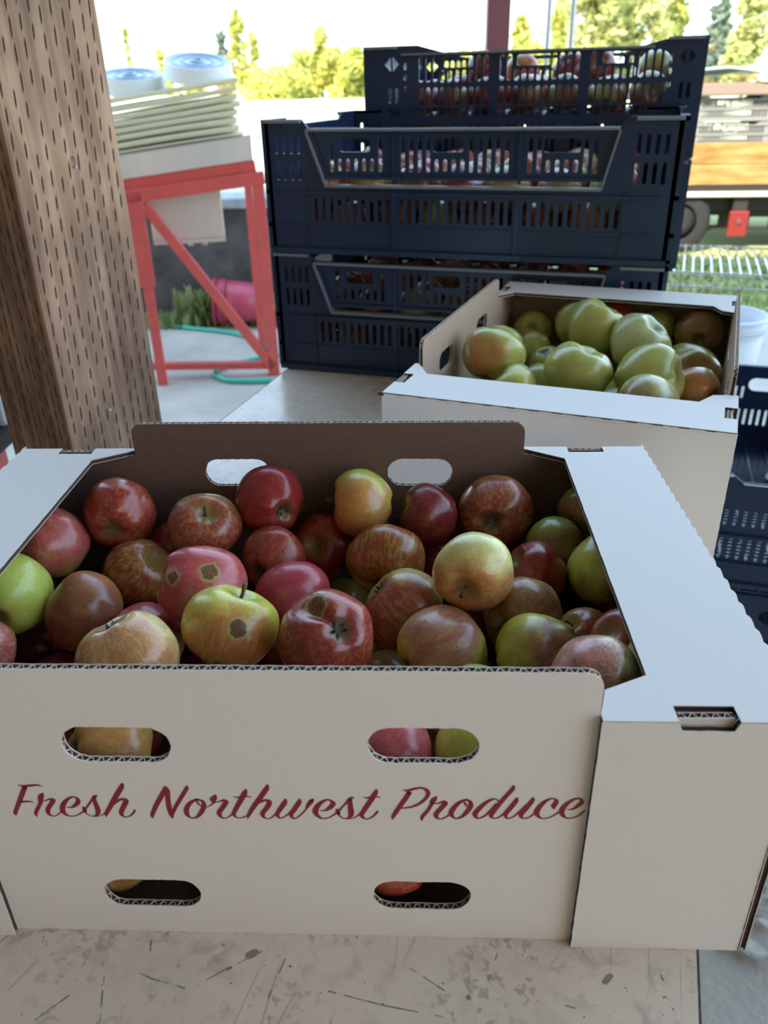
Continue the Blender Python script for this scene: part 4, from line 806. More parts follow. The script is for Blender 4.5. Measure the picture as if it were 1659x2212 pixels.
def make_crate(name, kind, mat_=None, back=False):
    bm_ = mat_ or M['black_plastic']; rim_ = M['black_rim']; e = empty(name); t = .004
    for side in (0, 1):
        fr = ((0, 0, 0), (1, 0, 0), (0, 0, 1), (0, -1, 0)) if side == 0 else ((CW, CD, 0), (-1, 0, 0), (0, 0, 1), (0, 1, 0))
        mb = MB()
        if kind == 'a':
            ol = [(0, .002), (CW, .002), (CW, CH), (.5322, CH), (.519, .1795), (.0706, .1795), (.0604, CH), (0, CH)]
            g = offset(GATE[::-1], -.002); g = [(.0690, .1750), (.0965, .1005), (.5025, .1005), (.5205, .1750)]
            hs = [g]
            for a, b in ((.070, .199), (.207, .384), (.392, .533)): hs += slot_row(a, b, .0124, .049, .083, .0062)
            for z0, z1 in ((.107, .135), (.144, .170)):
                hs += [pill(u, (z0 + z1) / 2, .0055, z1 - z0, 4) for u in (.018, .030, .042, .054)] + [pill(u, (z0 + z1) / 2, .0055, z1 - z0, 4) for u in (.546, .558, .570, .582)]
            hs = [h for h in hs if h is g or not (inside((sum(p[0] for p in h) / len(h), sum(p[1] for p in h) / len(h)), g))]
        else:
            ol = [(0, .002), (CW, .002), (CW, CH), (.5528, CH), (.500, .179), (.1486, .179), (.0989, CH), (0, CH)]; hs = []; wins = ((.150, .205), (.285, .345), (.435, .490))
            for a, b in ((.1, .236), (.252, .398), (.413, .548)):
                n = int((b - a) / .0125)
                for k in range(n):
                    u = a + (k + .5) * (b - a) / n; iw = any(q - .003 < u < r + .003 for q, r in wins)
                    hs.append(pill(u, .1400 if iw else .1520, .0088, .020 if iw else .042, 4)); hs.append(pill(u, .0985, .0096, .048, 4))
            for q, r in wins: hs.append(pill((q + r) / 2, .163, r - q, .018, 4, .004))
            for cu in (.050, .575):   # diamonds and slits of the corner pieces
                hs += [[(cu - .002, .150), (cu - .002, .174), (cu - .014, .162)][::-1], [(cu + .002, .150), (cu + .014, .162), (cu + .002, .174)], pill(cu - .004, .110, .007, .026, 4), pill(cu + .008, .110, .007, .026, 4)]
                hs += [pill(cu + .026 * (1 if cu < .3 else -1), .140, .006, .010, 4), pill(cu + .026 * (1 if cu < .3 else -1), .158, .005, .012, 4), pill(cu + .026 * (1 if cu < .3 else -1), .120, .006, .012, 4)]
            hs += slot_row(.1, .5, .0124, .030, .060, .0062)
        plate(mb, ol, hs, -t, 0, fr, (0, 0, 0))
        # flanges and ribs standing proud of the sheet
        o_, u_, v_, w_ = (Vector(q) for q in fr)
        def flange(pa, pb, d, hh, mi=0):
            a = o_ + u_ * pa[0] + v_ * pa[1] + w_ * (d / 2 - t); b = o_ + u_ * pb[0] + v_ * pb[1] + w_ * (d / 2 - t); mb.bar(a, b, d if abs(pa[1] - pb[1]) < .01 else d, hh, mi=mi, up=tuple(v_) if abs(pa[1] - pb[1]) < .05 else tuple(u_))
        flange((.0, .005), (CW, .005), .014, .008); flange((.02, .0905), (CW - .02, .0905), .009, .004); flange((.02, .042), (CW - .02, .042), .007, .003)
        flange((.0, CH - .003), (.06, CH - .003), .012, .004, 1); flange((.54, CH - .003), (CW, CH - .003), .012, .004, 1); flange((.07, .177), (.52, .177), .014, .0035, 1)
        for u in (.203, .388) if kind == 'a' else (.244, .4055): flange((u, .004), (u, .095), .008, .006)
        if kind == 'a':
            for pa, pb in ((g[1], g[2]), (g[0], g[1]), (g[3], g[2])):
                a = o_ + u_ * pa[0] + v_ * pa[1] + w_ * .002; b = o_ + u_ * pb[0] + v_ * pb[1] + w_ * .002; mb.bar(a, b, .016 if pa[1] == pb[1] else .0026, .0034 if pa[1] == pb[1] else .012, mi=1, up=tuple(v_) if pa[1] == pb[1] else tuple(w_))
        for u in (.064, .536): flange((u, .004), (u, .098), .007, .003)
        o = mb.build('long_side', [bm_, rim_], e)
        if kind == 'a':
            gb = MB(); f2 = (tuple(Vector(fr[0]) - Vector(fr[3]) * .0015),) + fr[1:]; plate(gb, GATE, gate_holes(), -t, 0, f2, (0, 0, 0))
            w0 = Vector(f2[0])
            for a, b in ((GATE[0], GATE[3]), (GATE[1], GATE[2]), (GATE[3], GATE[2])):
                A = w0 + Vector(fr[1]) * a[0] + Vector((0, 0, 1)) * a[1]; B = w0 + Vector(fr[1]) * b[0] + Vector((0, 0, 1)) * b[1]
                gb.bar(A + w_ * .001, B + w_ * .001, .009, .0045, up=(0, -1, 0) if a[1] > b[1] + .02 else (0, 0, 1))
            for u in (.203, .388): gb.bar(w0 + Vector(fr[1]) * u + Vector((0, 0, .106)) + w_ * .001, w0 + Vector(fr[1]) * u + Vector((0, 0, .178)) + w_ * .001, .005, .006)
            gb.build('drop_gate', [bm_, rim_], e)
        # short side
        fr = ((0, CD, 0), (0, -1, 0), (0, 0, 1), (-1, 0, 0)) if side == 0 else ((CW, 0, 0), (0, 1, 0), (0, 0, 1), (1, 0, 0))
        mb = MB(); plate(mb, [(0, .002), (CD, .002), (CD, CH), (.33, CH), (.315, .180), (.085, .180), (.07, CH), (0, CH)], end_holes(), -t, 0, fr, (0, 0, 0))
        xx = 0 if side == 0 else CW
        for z in (.006, .042, .0905): mb.box(xx - .006, xx + .006, 0, CD, z - .003, z + .003)
        for y in (.0, .06, .34, .40): mb.box(xx - .006, xx + .006, max(0, y - .004), min(CD, y + .004), .004, CH if y in (0, .4) else .095)
        mb.box(xx - .006, xx + .006, 0, .07, CH - .006, CH); mb.box(xx - .006, xx + .006, .33, CD, CH - .006, CH); mb.box(xx - .006, xx + .006, .085, .315, .176, .180)
        mb.build('short_side', bm_, e)
    # lattice floor: bars both ways with see-through gaps
    mb = MB()
    for k in range(49): x = .006 + k * .0122; mb.box(x, x + .005, .004, CD - .004, .004, .008)
    for k in range(11): y = .005 + k * .0385; mb.box(.004, CW - .004, y, y + .004, .002, .010)
    mb.build('floor_grid', bm_, e)
    return e
def copy_tree(o, parent=None):
    c = o.copy(); C.objects.link(c)
    if parent: c.parent = parent
    for ch in list(o.children): copy_tree(ch, c)
    return c
ca = make_crate('plastic_crate', 'a'); cb = make_crate('plastic_crate', 'b')
def place_crate(src, first, loc, rz, label, group):
    o = src if first else copy_tree(src); o.location = loc; o.rotation_euler = (0, 0, rz); tag(o, label, 'crate', group); return o
TC = -.2714; O1 = Vector((-.1567, 1.0446, 0)); ex = Vector((math.cos(TC), math.sin(TC), 0)); ey = Vector((-math.sin(TC), math.cos(TC), 0))
place_crate(ca, True, O1 + Vector((0, 0, .001)), TC, 'black slotted crate at the bottom of the front stack, on the table', 'black crates stacked on the table')
place_crate(ca, False, O1 + Vector((0, 0, .001 + CH)), TC, 'black slotted crate with drop gate on top of the front stack', 'black crates stacked on the table')
O2 = O1 + ey * (CD + .024) + ex * .022
place_crate(cb, True, O2 + Vector((0, 0, .2975)), TC, 'highest black crate, behind the front stack, with diamond cut-outs in its corners', 'black crates stacked on the table')
place_crate(cb, False, O2 + Vector((0, 0, .105)), TC, 'black crate under the highest one, mostly hidden behind the front stack', 'black crates stacked on the table')
def crate_fill(org, rz, zs, label, group, rnd, jit=.006):
    T = Matrix.Translation(org) @ Matrix.Rotation(rz, 4, 'Z')
    for li, (z, rows) in enumerate(zs):
        off = .033 if li % 2 else 0
        for r in range(rows):
            for k in range(8 if not off else 7):
                x = .048 + off + k * .072 + rnd.uniform(-jit, jit) * .6; y = .043 + r * .0755 + rnd.uniform(-jit, jit) * .5
                plain_apple(T @ Vector((x, y, z + rnd.uniform(-.004, jit))), rnd.uniform(.0315, .0345), '%s, %s, %s' % (label, ('lower layer against the near side' if li == 0 else 'upper layer ' + ('front row', 'second row', 'middle row', 'fourth row', 'rear row')[r]), ('leftmost', 'second from left', 'third from left', 'fourth from left', 'fifth from left', 'sixth from left', 'seventh from left', 'eighth from left')[k]), group, rnd)
rnd = random.Random(21)
crate_fill(O1 + Vector((0, 0, .001 + CH)), TC, ((.045, 1), (.097, 5)), 'red apple in top front crate', 'apples in the top front crate', rnd)
crate_fill(O1 + Vector((0, 0, .001)), TC, ((.045, 1), (.100, 5)), 'red apple in bottom front crate', 'apples in the bottom front crate', rnd)
crate_fill(O2 + Vector((0, 0, .2965)), TC, ((.045, 1), (.105, 5)), 'red apple in highest black crate', 'apples in the highest crate', rnd)
for k in range(9):
    p = Matrix.Translation(O2 + Vector((0, 0, .2965))) @ Matrix.Rotation(TC, 4, 'Z') @ Vector((.08 + k * .055 + rnd.uniform(-.01, .01), rnd.choice((.08, .15, .24)), .151 + rnd.uniform(-.006, .004)))
    if k in (0, 1, 4, 7): continue
    plain_apple(p, .033, 'red apple heaped above the rest in the highest crate, %s' % ('', '', 'leftmost', 'second from left', '', 'third from left', 'fourth from left', '', 'rightmost')[k], 'heaped apples of the highest crate', rnd)
# stack on the floor at the right
RC = -.262; xr = Vector((.478, .83, 0)); names = ('uppermost', 'middle', 'lowest')
for k in range(3):
    o = copy_tree(ca); o.rotation_euler = (0, 0, RC + PI / 2); o.location = (Vector((.478, .83, 0)) + Vector((math.cos(RC), math.sin(RC), 0)) * CD) + Vector((0, 0, -.098 - CH * (k + 1)))
    tag(o, 'black crate at the right edge of the photo, %s of the floor stack' % names[k], 'crate', 'black crates stacked on the floor at right')
pl = empty('wooden_pallet', (.478, .83, -.75), RC); tag(pl, 'wooden pallet under the floor stack of black crates at right', 'pallet')
for k in range(5): m = MB(); y = .02 + k * .14; m.box(.0, .45, y, y + .09, .052, .074); m.build('deck_board', M['bark'], pl)
for k in range(3): m = MB(); x = .0 + k * .20; m.box(x, x + .05, .02, .66, 0, .052); m.build('stringer', M['bark'], pl)
rt = Matrix.Translation(Vector((.478, .83, -.098 - CH))) @ Matrix.Rotation(RC, 4, 'Z')
for (u, v) in ((.34, .53), (.27, .545)): plain_apple(rt @ Vector((u, v, .046)), .033, 'red apple against the far wall of the uppermost right crate, %s one' % ('right' if u > .3 else 'left'), 'apples in the right crate', rnd)
def dry_leaf(pos, L, rz, seed, label, group=None, tilt=.2):
    r = random.Random(seed); m = MB(); n = 7; vv = []
    for i in range(n):
        t = i / (n - 1); w = L * .32 * math.sin(PI * (t * .92 + .04)) ** .8
        for s in (-1, 0, 1): vv.append((L * (t - .5), s * w, .12 * L * (abs(s) * .8 + (t - .5) ** 2 * 1.8) + r.uniform(0, .02) * L))
    m.add(vv, [(i * 3 + s, (i + 1) * 3 + s, (i + 1) * 3 + s + 1, i * 3 + s + 1) for i in range(n - 1) for s in (0, 1)])
    o = m.build('dry_leaf', M['leaf_dry'], smooth=True); o.location = pos; o.rotation_euler = (r.uniform(-tilt, tilt), 0, rz)
    md = o.modifiers.new('solid', 'SOLIDIFY'); md.thickness = .001
    st = MB(); st.tube([(-L * .5, 0, .05 * L), (-L * .75, .03 * L, .03 * L)], .0012, 5); st.build('leaf_stalk', M['bark'], o)
    tag(o, label, 'leaf', group); return o
for k, (u, v) in enumerate(((.10, .30), (.20, .40), (.30, .33), (.24, .22), (.33, .15))):
    dry_leaf(rt @ Vector((u, v, .012)), .05, k * 1.3, k, 'dry leaf on the floor grid of the uppermost right crate, %s' % ('nearest its left wall', 'nearest its far wall', 'at far right', 'in the middle', 'nearest its near rim')[k], 'leaves in the right crate')
LF = [((0.578, 0.489, -0.742), 0.055, -0.75, 'largest dry pale leaf on the concrete, right of the front box corner'), ((0.546, 0.495, -0.742), 0.018, 0.1, 'small leaf scrap on the concrete below the front box corner'), ((0.618, 0.573, -0.742), 0.04, 0.3, 'crumpled pale leaf on the concrete beside the right box wall'), ((0.645, 0.616, -0.742), 0.045, 1.2, 'dry leaf on the concrete, farthest up along the right box wall'), ((0.615, 0.533, -0.742), 0.03, -1.0, 'dry leaf with a long stalk on the concrete at the right edge'), ((0.891, 1.304, -0.742), 0.06, 0.5, 'tan dry leaf on the concrete under the pallet edge at right')]
for k, (p, L, rz, lab) in enumerate(LF): dry_leaf(p, L, rz, 40 + k, lab)

# ------------------------------------------------------------------ bucket, wire shelf
def bucket(name, loc, r0, r1, h, mats, label, cat='bucket', rot=None, handle=True):
    e = empty(name, loc); 
    if rot: e.rotation_euler = rot
    tag(e, label, cat); m = MB(); t = .004
    m.lathe([(0, 0), (r0, 0), (r1, h), (r1 - t, h), (r0 - t, t), (0, t)], 40); m.build('body', mats, e, smooth=False)
    for p in e.children[0].data.polygons: p.use_smooth = abs(p.normal.z) < .8
    m = MB()
    for z, d in ((h, .007), (h - .04, .005), (h - .055, .005)): m.lathe([(r1 - .003, z - .006), (r1 + d, z - .006), (r1 + d, z + .003), (r1 - t, z + .003)], 40)
    m.build('rim', mats, e)
    if handle:
        m = MB(); m.tube([((r1 + .008) * math.cos(a), (r1 + .008) * math.sin(a) * .35 - .10 * 0 + .02, h - .04 - abs(math.sin(a)) * .16) for a in [PI * k / 16 for k in range(17)]], .003, 6); m.build('bail_handle', M['galv'], e)
    return e
bucket('bucket', (1.30, 2.93, -.75), .130, .150, .345, M['white_plastic'], 'white plastic bucket right of the rear box, under the wire shelf')
def wire_shelf():
    a = -.30; e = empty('wire_shelf', (.80, 2.285, -.75), a); tag(e, 'chrome wire shelf behind the rear box at right', 'shelf'); L_, Dp, z = 1.25, .46, .65
    for y in (0, Dp):
        m = MB(); m.tube([(0, y, z), (L_, y, z)], .0035, 6); m.build('rail', M['chrome'], e)
        m = MB(); m.tube([(0, y, z - .042), (L_, y, z - .042)], .003, 6); m.build('rail', M['chrome'], e)
        m = MB(); n = int(L_ / .044); m.tube([(k * .044, y, z - (.004 if k % 2 else .040)) for k in range(n)], .0022, 5); m.build('zigzag_wire', M['galv'], e)
    src = None
    for k in range(46):
        x = .01 + k * .0272
        if src is None:
            m = MB(); m.tube([(0, -.004, -.006), (0, .0, .004), (0, Dp, .004), (0, Dp + .004, -.006)], .0030, 6); src = m.build('shelf_wire', M['chrome'], e, smooth=True); o = src
        else: o = src.copy(); C.objects.link(o); o.parent = e
        o.location = (x, 0, z)
    for x, y in ((0, 0), (L_, 0), (0, Dp), (L_, Dp)):
        m = MB(); m.tube([(x, y, 0), (x, y, 1.0 if 0 else .67)], .0125, 12); m.build('post', M['chrome'], e)
wire_shelf()

# ------------------------------------------------------------------ red stand with pan, trays and tubs
def stand():
    a = math.radians(15); e = empty('steel_stand', (-.588, 3.277, -.75), a)
    # local: +x to the right leg, so the left leg lies at -x ; +y away
    tag(e, 'red painted steel stand with diagonal brace, behind the wooden post', 'stand'); w = .50; d = .48; zt = .865; tb = .05
    def P(x, y, z): return (x, y, z + x * .095 * (z / .87))
    for x, y in ((0, 0), (0, d), (-w - .15, d)):
        m = MB(); m.bar(P(x, y, 0), P(x, y, zt), tb, tb); m.build('leg', M['red_paint'], e, bevel=.003)
    m = MB(); m.bar(P(-w, 0, .46), P(-w, 0, zt), tb + .012, tb + .012); m.build('leg', M['red_paint'], e, bevel=.003)
    m = MB(); m.bar(P(-w, 0, 0), P(-w, 0, .47), tb - .008, tb - .008); m.build('adjustable_foot', M['red_paint'], e, bevel=.003)
    m = MB(); m.bar((0, -.002, .035), (-w + .03, -.002, zt - .10), .042, .046, up=(0, 1, 0)); m.build('diagonal_brace', M['red_paint'], e, bevel=.003)
    m = MB(); m.bar((0, 0, .045), (-w - .08, .12, .055), .04, .03); m.build('floor_bar', M['red_paint'], e, bevel=.002)
    for y in (0, d):
        m = MB(); m.bar(P(-w - .16, y, zt - .022), P(.03, y, zt - .022), .062, .05); m.build('cross_bar', M['red_paint'], e, bevel=.003)
    for x in (-.02, -w - .1):
        m = MB(); m.bar(P(x, 0, zt - .022), P(x, d, zt - .022), .05, .05); m.build('side_bar', M['red_paint'], e, bevel=.003)
    for y in (.03, d - .03):
        m = MB(); m.bar(P(-w - .16, y, zt + .025), P(.0, y, zt + .025), .05, .042); m.build('top_rail', M['red_paint'], e, bevel=.003)
    # shallow steel pan on the rails
    x0, x1, y0, y1, zb, zr = -w - .22, -.01, .0, d, zt + .048, zt + .142; t = .004
    m = MB(); m.box(x0, x1, y0, y1, zr - t, zr); m.box(x0, x1, y0, y0 + t, zb, zr); m.box(x0, x1, y1 - t, y1, zb, zr); m.box(x0, x0 + t, y0, y1, zb, zr); m.box(x1 - t, x1, y0, y1, zb, zr)
    m.v = [P(*p) for p in m.v]
    pe = m.build('steel_worktop', M['steel'], None); pe.location = e.location; pe.rotation_euler = (0, 0, a); tag(pe, 'stainless steel top with deep folded edge on the red stand', 'worktop')
    # motor housing under the frame
    bx = empty('steel_housing', e.location, a); tag(bx, 'pale sheet metal housing hung under the red stand', 'housing')
    m = MB(); m.box(-.455, -.15, .10, .42, .60, zt - .050); m.build('casing', M['steel'], bx, bevel=.006)
    for x in (-.24, -.30): m = MB(); m.lathe([(0, 0), (.012, 0), (.012, .035), (0, .035)], 12, M=Matrix.Translation((x, .16, .565))); m.build('foot', M['galv'], bx)
    m = MB(); m.box(-.455, -.15, .095, .102, .585, .60); m.build('lower_flange', M['steel'], bx)
    # warped cream trays
    z = zr + .0045; L0, L1 = -w - .16, -.045
    ords = ('lowest', 'second lowest', 'third lowest', 'fourth lowest', 'fourth highest', 'third highest', 'second highest', 'topmost')
    for k in range(8):
        r = random.Random(70 + k); m = MB(); nx_, ny_ = 26, 10; hgt = .0285; bow = .006 * math.sin(k * .9) if 0 < k < 7 else .002; sh = r.uniform(-.012, .012); th = .006
        def S_(i, j, up):
            u = i / nx_; v = j / ny_; x = L0 + sh + (L1 - L0) * u; y = .03 + (d - .06) * v
            zz = bow * math.sin(PI * u) + .004 * math.sin(5 * u + k) * v
            return P(x, y, z + zz + (th if up else 0) + .0)
        vv = [S_(i, j, True) for j in range(ny_ + 1) for i in range(nx_ + 1)] + [S_(i, j, False) for j in range(ny_ + 1) for i in range(nx_ + 1)]
        nn = (nx_ + 1) * (ny_ + 1); q = lambda i, j: j * (nx_ + 1) + i
        fc = [(q(i, j), q(i + 1, j), q(i + 1, j + 1), q(i, j + 1)) for j in range(ny_) for i in range(nx_)]; fc += [tuple(nn + c for c in f[::-1]) for f in fc]
        edge = [(i, 0) for i in range(nx_)] + [(nx_, j) for j in range(ny_)] + [(i, ny_) for i in range(nx_, 0, -1)] + [(0, j) for j in range(ny_, 0, -1)]
        ei = [q(*c) for c in edge]; fc += [(ei[i], ei[i] + nn, ei[(i + 1) % len(ei)] + nn, ei[(i + 1) % len(ei)]) for i in range(len(ei))]
        m.add(vv, fc)
        # front and side lips hanging down from the sheet keep the trays apart
        for (xa, ya, xb, yb) in ((L0 + sh, .03, L1 + sh, .03), (L1 + sh, .03, L1 + sh, d - .03), (L0 + sh, .03, L0 + sh, d - .03)):
            n = 24; A = []
            for i in range(n + 1):
                u = i / n; x = xa + (xb - xa) * u; y = ya + (yb - ya) * u; uu = (x - L0 - sh) / (L1 - L0); zz = bow * math.sin(PI * uu)
                A.append((x, y, z + zz + .003))
            inn = .012; hang = hgt - .0118
            vv = [P(*p) for p in A] + [P(p[0] + (0 if ya == yb else (-inn if xa > -.2 else inn)), p[1] + (inn if ya == yb else 0), p[2] - hang) for p in A]
            if k: m.add(vv, [(i, i + 1, n + 2 + i, n + 1 + i) for i in range(n)])
        o = m.build('plastic_tray', M['cream'], None, smooth=False); o.location = e.location; o.rotation_euler = (0, 0, a)
        tag(o, 'cream plastic tray, %s of the stack on the steel top' % ords[k], 'tray', 'cream trays stacked on the steel top')
        z += hgt
    # two upturned round tubs
    Mz = Matrix.Translation(e.location) @ Matrix.Rotation(a, 4, 'Z')
    for (x, y, tilt, lab) in ((-.185, .19, (.26, .03), 'upturned round white tub at the right end of the tray stack'), (-.46, .30, (.2, 0), 'upturned round white tub at the left, nearer the wooden post')):
        te = empty('round_tub', Mz @ Vector(P(x, y, z - .0285 + .010 + .09 * math.sin(tilt[0]))), a); te.rotation_euler = (tilt[0], tilt[1], a); tag(te, lab, 'tub', 'upturned tubs on the tray stack'); R = .138; h = .055
        m = MB(); m.lathe([(R + .006, 0), (R + .006, .008), (R, .010), (R - .004, h), (R - .010, h + .004)], 48); m.build('wall', M['tub'], te, smooth=True)
        m = MB(); m.lathe([(0, h), (.018, h), (.020, h + .006), (.028, h + .006), (.030, h), (.060, h - .002), (.062, h + .002), (.066, h + .002), (.068, h - .002), (.100, h - .002), (.102, h + .003), (.106, h + .003), (.108, h), (R - .010, h + .004)], 48); m.build('ringed_bottom', M['tub_top'], te)
stand()

# ------------------------------------------------------------------ pink bucket, hose, weeds by the low wall
pb = bucket('bucket', (-.74, 4.16, -.75 + .118), .10, .118, .30, M['pink_plastic'], 'pink red bucket lying on its side beyond the red stand', rot=(0, -PI / 2 + .07, .12), handle=False)
m = MB(); pts = [(-2.2, 4.2, -.738), (-1.6, 4.16, -.738), (-1.37, 4.12, -.738), (-1.15, 4.04, -.738), (-.9, 3.93, -.738), (-.70, 3.72, -.738), (-.60, 3.55, -.738)]
def spline(pts, k=10):
    out = []; P_ = [Vector(p) for p in pts]; n = len(P_)
    for i in range(n - 1):
        a, b, c, d = P_[max(i - 1, 0)], P_[i], P_[i + 1], P_[min(i + 2, n - 1)]
        for j in range(k):
            t = j / k; out.append(.5 * (2 * b + (c - a) * t + (2 * a - 5 * b + 4 * c - d) * t * t + (3 * b - a - 3 * c + d) * t ** 3))
    return out + [P_[-1]]
pts += [(-.45, 3.52, -.738), (-.28, 3.42, -.738), (-.3, 3.22, -.738), (-.55, 3.15, -.738), (-.78, 3.16, -.738), (-.86, 3.30, -.738), (-.74, 3.45, -.738), (-.5, 3.50, -.722), (0, 3.6, -.738), (.6, 3.7, -.738)]
m.tube(spline(pts), .011, 8); o = m.build('garden_hose', M['hose'], smooth=True); tag(o, 'teal green garden hose looping over the concrete behind the stand', 'hose')
def blades(name, spots, h, n, label, cat, mt, sp=.12, w=.008, seed=1):
    r = random.Random(seed); m = MB()
    for (x, y, z) in spots:
        for k in range(n):
            a = r.uniform(0, 6.28); d = r.uniform(0, 1) ** .7 * sp; bx = x + math.cos(a) * d; by = y + math.sin(a) * d * .6; hh = h * r.uniform(.4, 1.1); l = r.uniform(.1, .6) * hh; b = r.uniform(0, 6.28)
            t = Vector((math.cos(b + 1.57), math.sin(b + 1.57), 0)) * w * r.uniform(.6, 1.5)
            p = Vector((bx, by, z)); q = p + Vector((math.cos(b) * l * .4, math.sin(b) * l * .4, hh * .6)); s = p + Vector((math.cos(b) * l, math.sin(b) * l, hh))
            m.add([p - t, p + t, q + t, q - t, s], [(0, 1, 2, 3), (3, 2, 4)])
    o = m.build(name, mt); tag(o, label, cat, kind='stuff'); return o
blades('grass', [(-1.9 + k * .13, 4.15 + .03 * math.sin(k), -.755) for k in range(21)], .10, 60, 'green grass along the foot of the low dark wall', 'grass', M['grass'], seed=3)
blades('weed', [(-1.12, 4.17, -.76), (-1.18, 4.2, -.76)], .20, 60, 'broad-leaved green weed left of the pink bucket', 'weed', M['grass'], .09, .022, seed=4)
blades('weed', [(-.70, 4.13, -.76), (-.66, 4.16, -.76)], .20, 50, 'bright green weed right of the pink bucket', 'weed', M['grass'], .06, .022, seed=5)
blades('grass', [(1.2 + (k % 16) * .22, 4.25 + (k // 16) * .32, -.77) for k in range(96)], .07, 60, 'short sunlit grass under and before the trailer', 'grass', M['grass_dry'], .22, .008, seed=6)

# ------------------------------------------------------------------ left edge: red tube and white bin
e = empty('steel_rack', (-.640, .90, -.75)); tag(e, 'red steel tube of a rack cut by the left edge of the photo', 'rack')
m = MB(); m.bar((0, 0, 0), (0, 0, .655), .05, .05); m.build('leg', M['red_paint'], e, bevel=.003)
m = MB(); m.box(-.50, .03, -.03, .35, .655, .68); m.build('shelf_board', M['trailer_frame'], e)
for x, y in ((-.46, 0), (-.46, .32), (0, .32)): m = MB(); m.bar((x, y, 0), (x, y, .655), .05, .05); m.build('leg', M['red_paint'], e, bevel=.003)
e2 = empty('white_carton', (-.82, 1.05, -.07)); tag(e2, 'corner of a white carton left of the wooden post', 'carton')
m = MB(); m.box(-.15, .20, -.10, .15, 0, .12); m.build('body', M['white_plastic'], e2, bevel=.004)
m = MB(); m.box(-.155, .205, -.105, .155, .12, .128); m.build('lid', M['white_plastic'], e2, bevel=.002)

# ------------------------------------------------------------------ poles behind the crates
for x, y, r, mt, lab, sq in ((.467, 4.3, .055, 'dark_red_paint', 'thick dark red steel pole rising behind the highest crate', 1), (.728, 4.4, .012, 'galv', 'thin grey pole, left of two, behind the highest crate', 0), (.845, 4.4, .013, 'galv', 'thin grey pole, right of two, behind the highest crate', 0)):
    e = empty('pole', (x, y, -.78)); tag(e, lab, 'pole'); m = MB()
    if sq: m.box(-r, r, -r, r, 0, 3.4); m.box(-r - .02, r + .02, -r - .02, r + .02, 0, .012)
    else: m.tube([(0, 0, 0), (0, 0, 3.4)], r, 12)
    m.build('shaft', M[mt], e)
    m = MB(); m.box(-r - .004, r + .004, -r - .004, r + .004, 3.4, 3.42); m.build('cap', M[mt], e)

# ------------------------------------------------------------------ trailer with crates
def trailer():
    e = empty('trailer', (2.02, 6.15, -.77), -.06); tag(e, 'flatbed trailer with sunlit yellow side board, right background', 'trailer'); Lx = 3.2
    for k in range(2):
        m = MB(); m.box(0, Lx, 0, .035, .49 + k * .143, .49 + k * .143 + .139); m.build('side_board', M['yellow_board'], e, bevel=.004)
    m = MB(); m.box(-.03, .0, -.01, 1.6, .48, .77); m.build('end_board', M['orange_paint'], e, bevel=.004)
    m = MB(); m.box(-.02, Lx, -.01, 1.6, .45, .485); m.build('deck', M['trailer_frame'], e)
    m = MB(); m.box(-.06, Lx, -.035, .0, .41, .447); m.build('bumper_rail', M['trailer_light'], e, bevel=.006)
    m = MB(); m.box(0, Lx, .08, .14, .30, .45); m.box(0, Lx, 1.4, 1.46, .30, .45); m.box(.5, .56, .1, 1.5, .30, .45); m.build('chassis', M['trailer_frame'], e)
    m = MB(); plate(m, [(0, .14), (Lx, .14), (Lx, .45), (0, .45)], [pill(.30, .215, .13, .075, 4, .01), pill(.67, .20, .15, .075, 4, .01)], 0, .02, ((0, .22, 0), (1, 0, 0), (0, 0, 1), (0, -1, 0)), (0, 0, 0)); m.build('skirt', M['trailer_frame'], e)  # dark panel added in place of the shade under the deck
    for y in (.08, 1.30):
        w = empty('wheel', (.02, y, .235)); w.parent = e
        T = Matrix.Rotation(PI / 2, 4, 'X'); m = MB(); m.lathe([(.13, .08), (.20, .085), (.235, .06), (.235, -.06), (.20, -.085), (.13, -.08)], 36, M=T); m.build('tyre', M['tyre'], w, smooth=True)
        m = MB(); m.lathe([(0, .05), (.06, .06), (.13, .05), (.13, -.05), (0, -.05)], 24, M=T); m.build('wheel_rim', M['tyre'], w, smooth=True)
    m = MB(); m.box(.38, .52, -.02, .0, .13, .31); m.build('tail_lamp', M['lamp_red'], e, bevel=.008)
    m = MB(); m.lathe([(0, .012), (.02, .012), (.022, 0)], 16, M=Matrix.Translation((.45, -.02, .24)) @ Matrix.Rotation(PI / 2, 4, 'X')); m.build('reflector', M['dark_red_paint'], e)
    m = MB(); m.box(.40, .50, .0, .03, .28, .45); m.build('lamp_bracket', M['trailer_frame'], e)
    return e
tr = trailer()
TM = Matrix.Translation((2.02, 6.15, -.77)) @ Matrix.Rotation(-.06, 4, 'Z')
gc = None
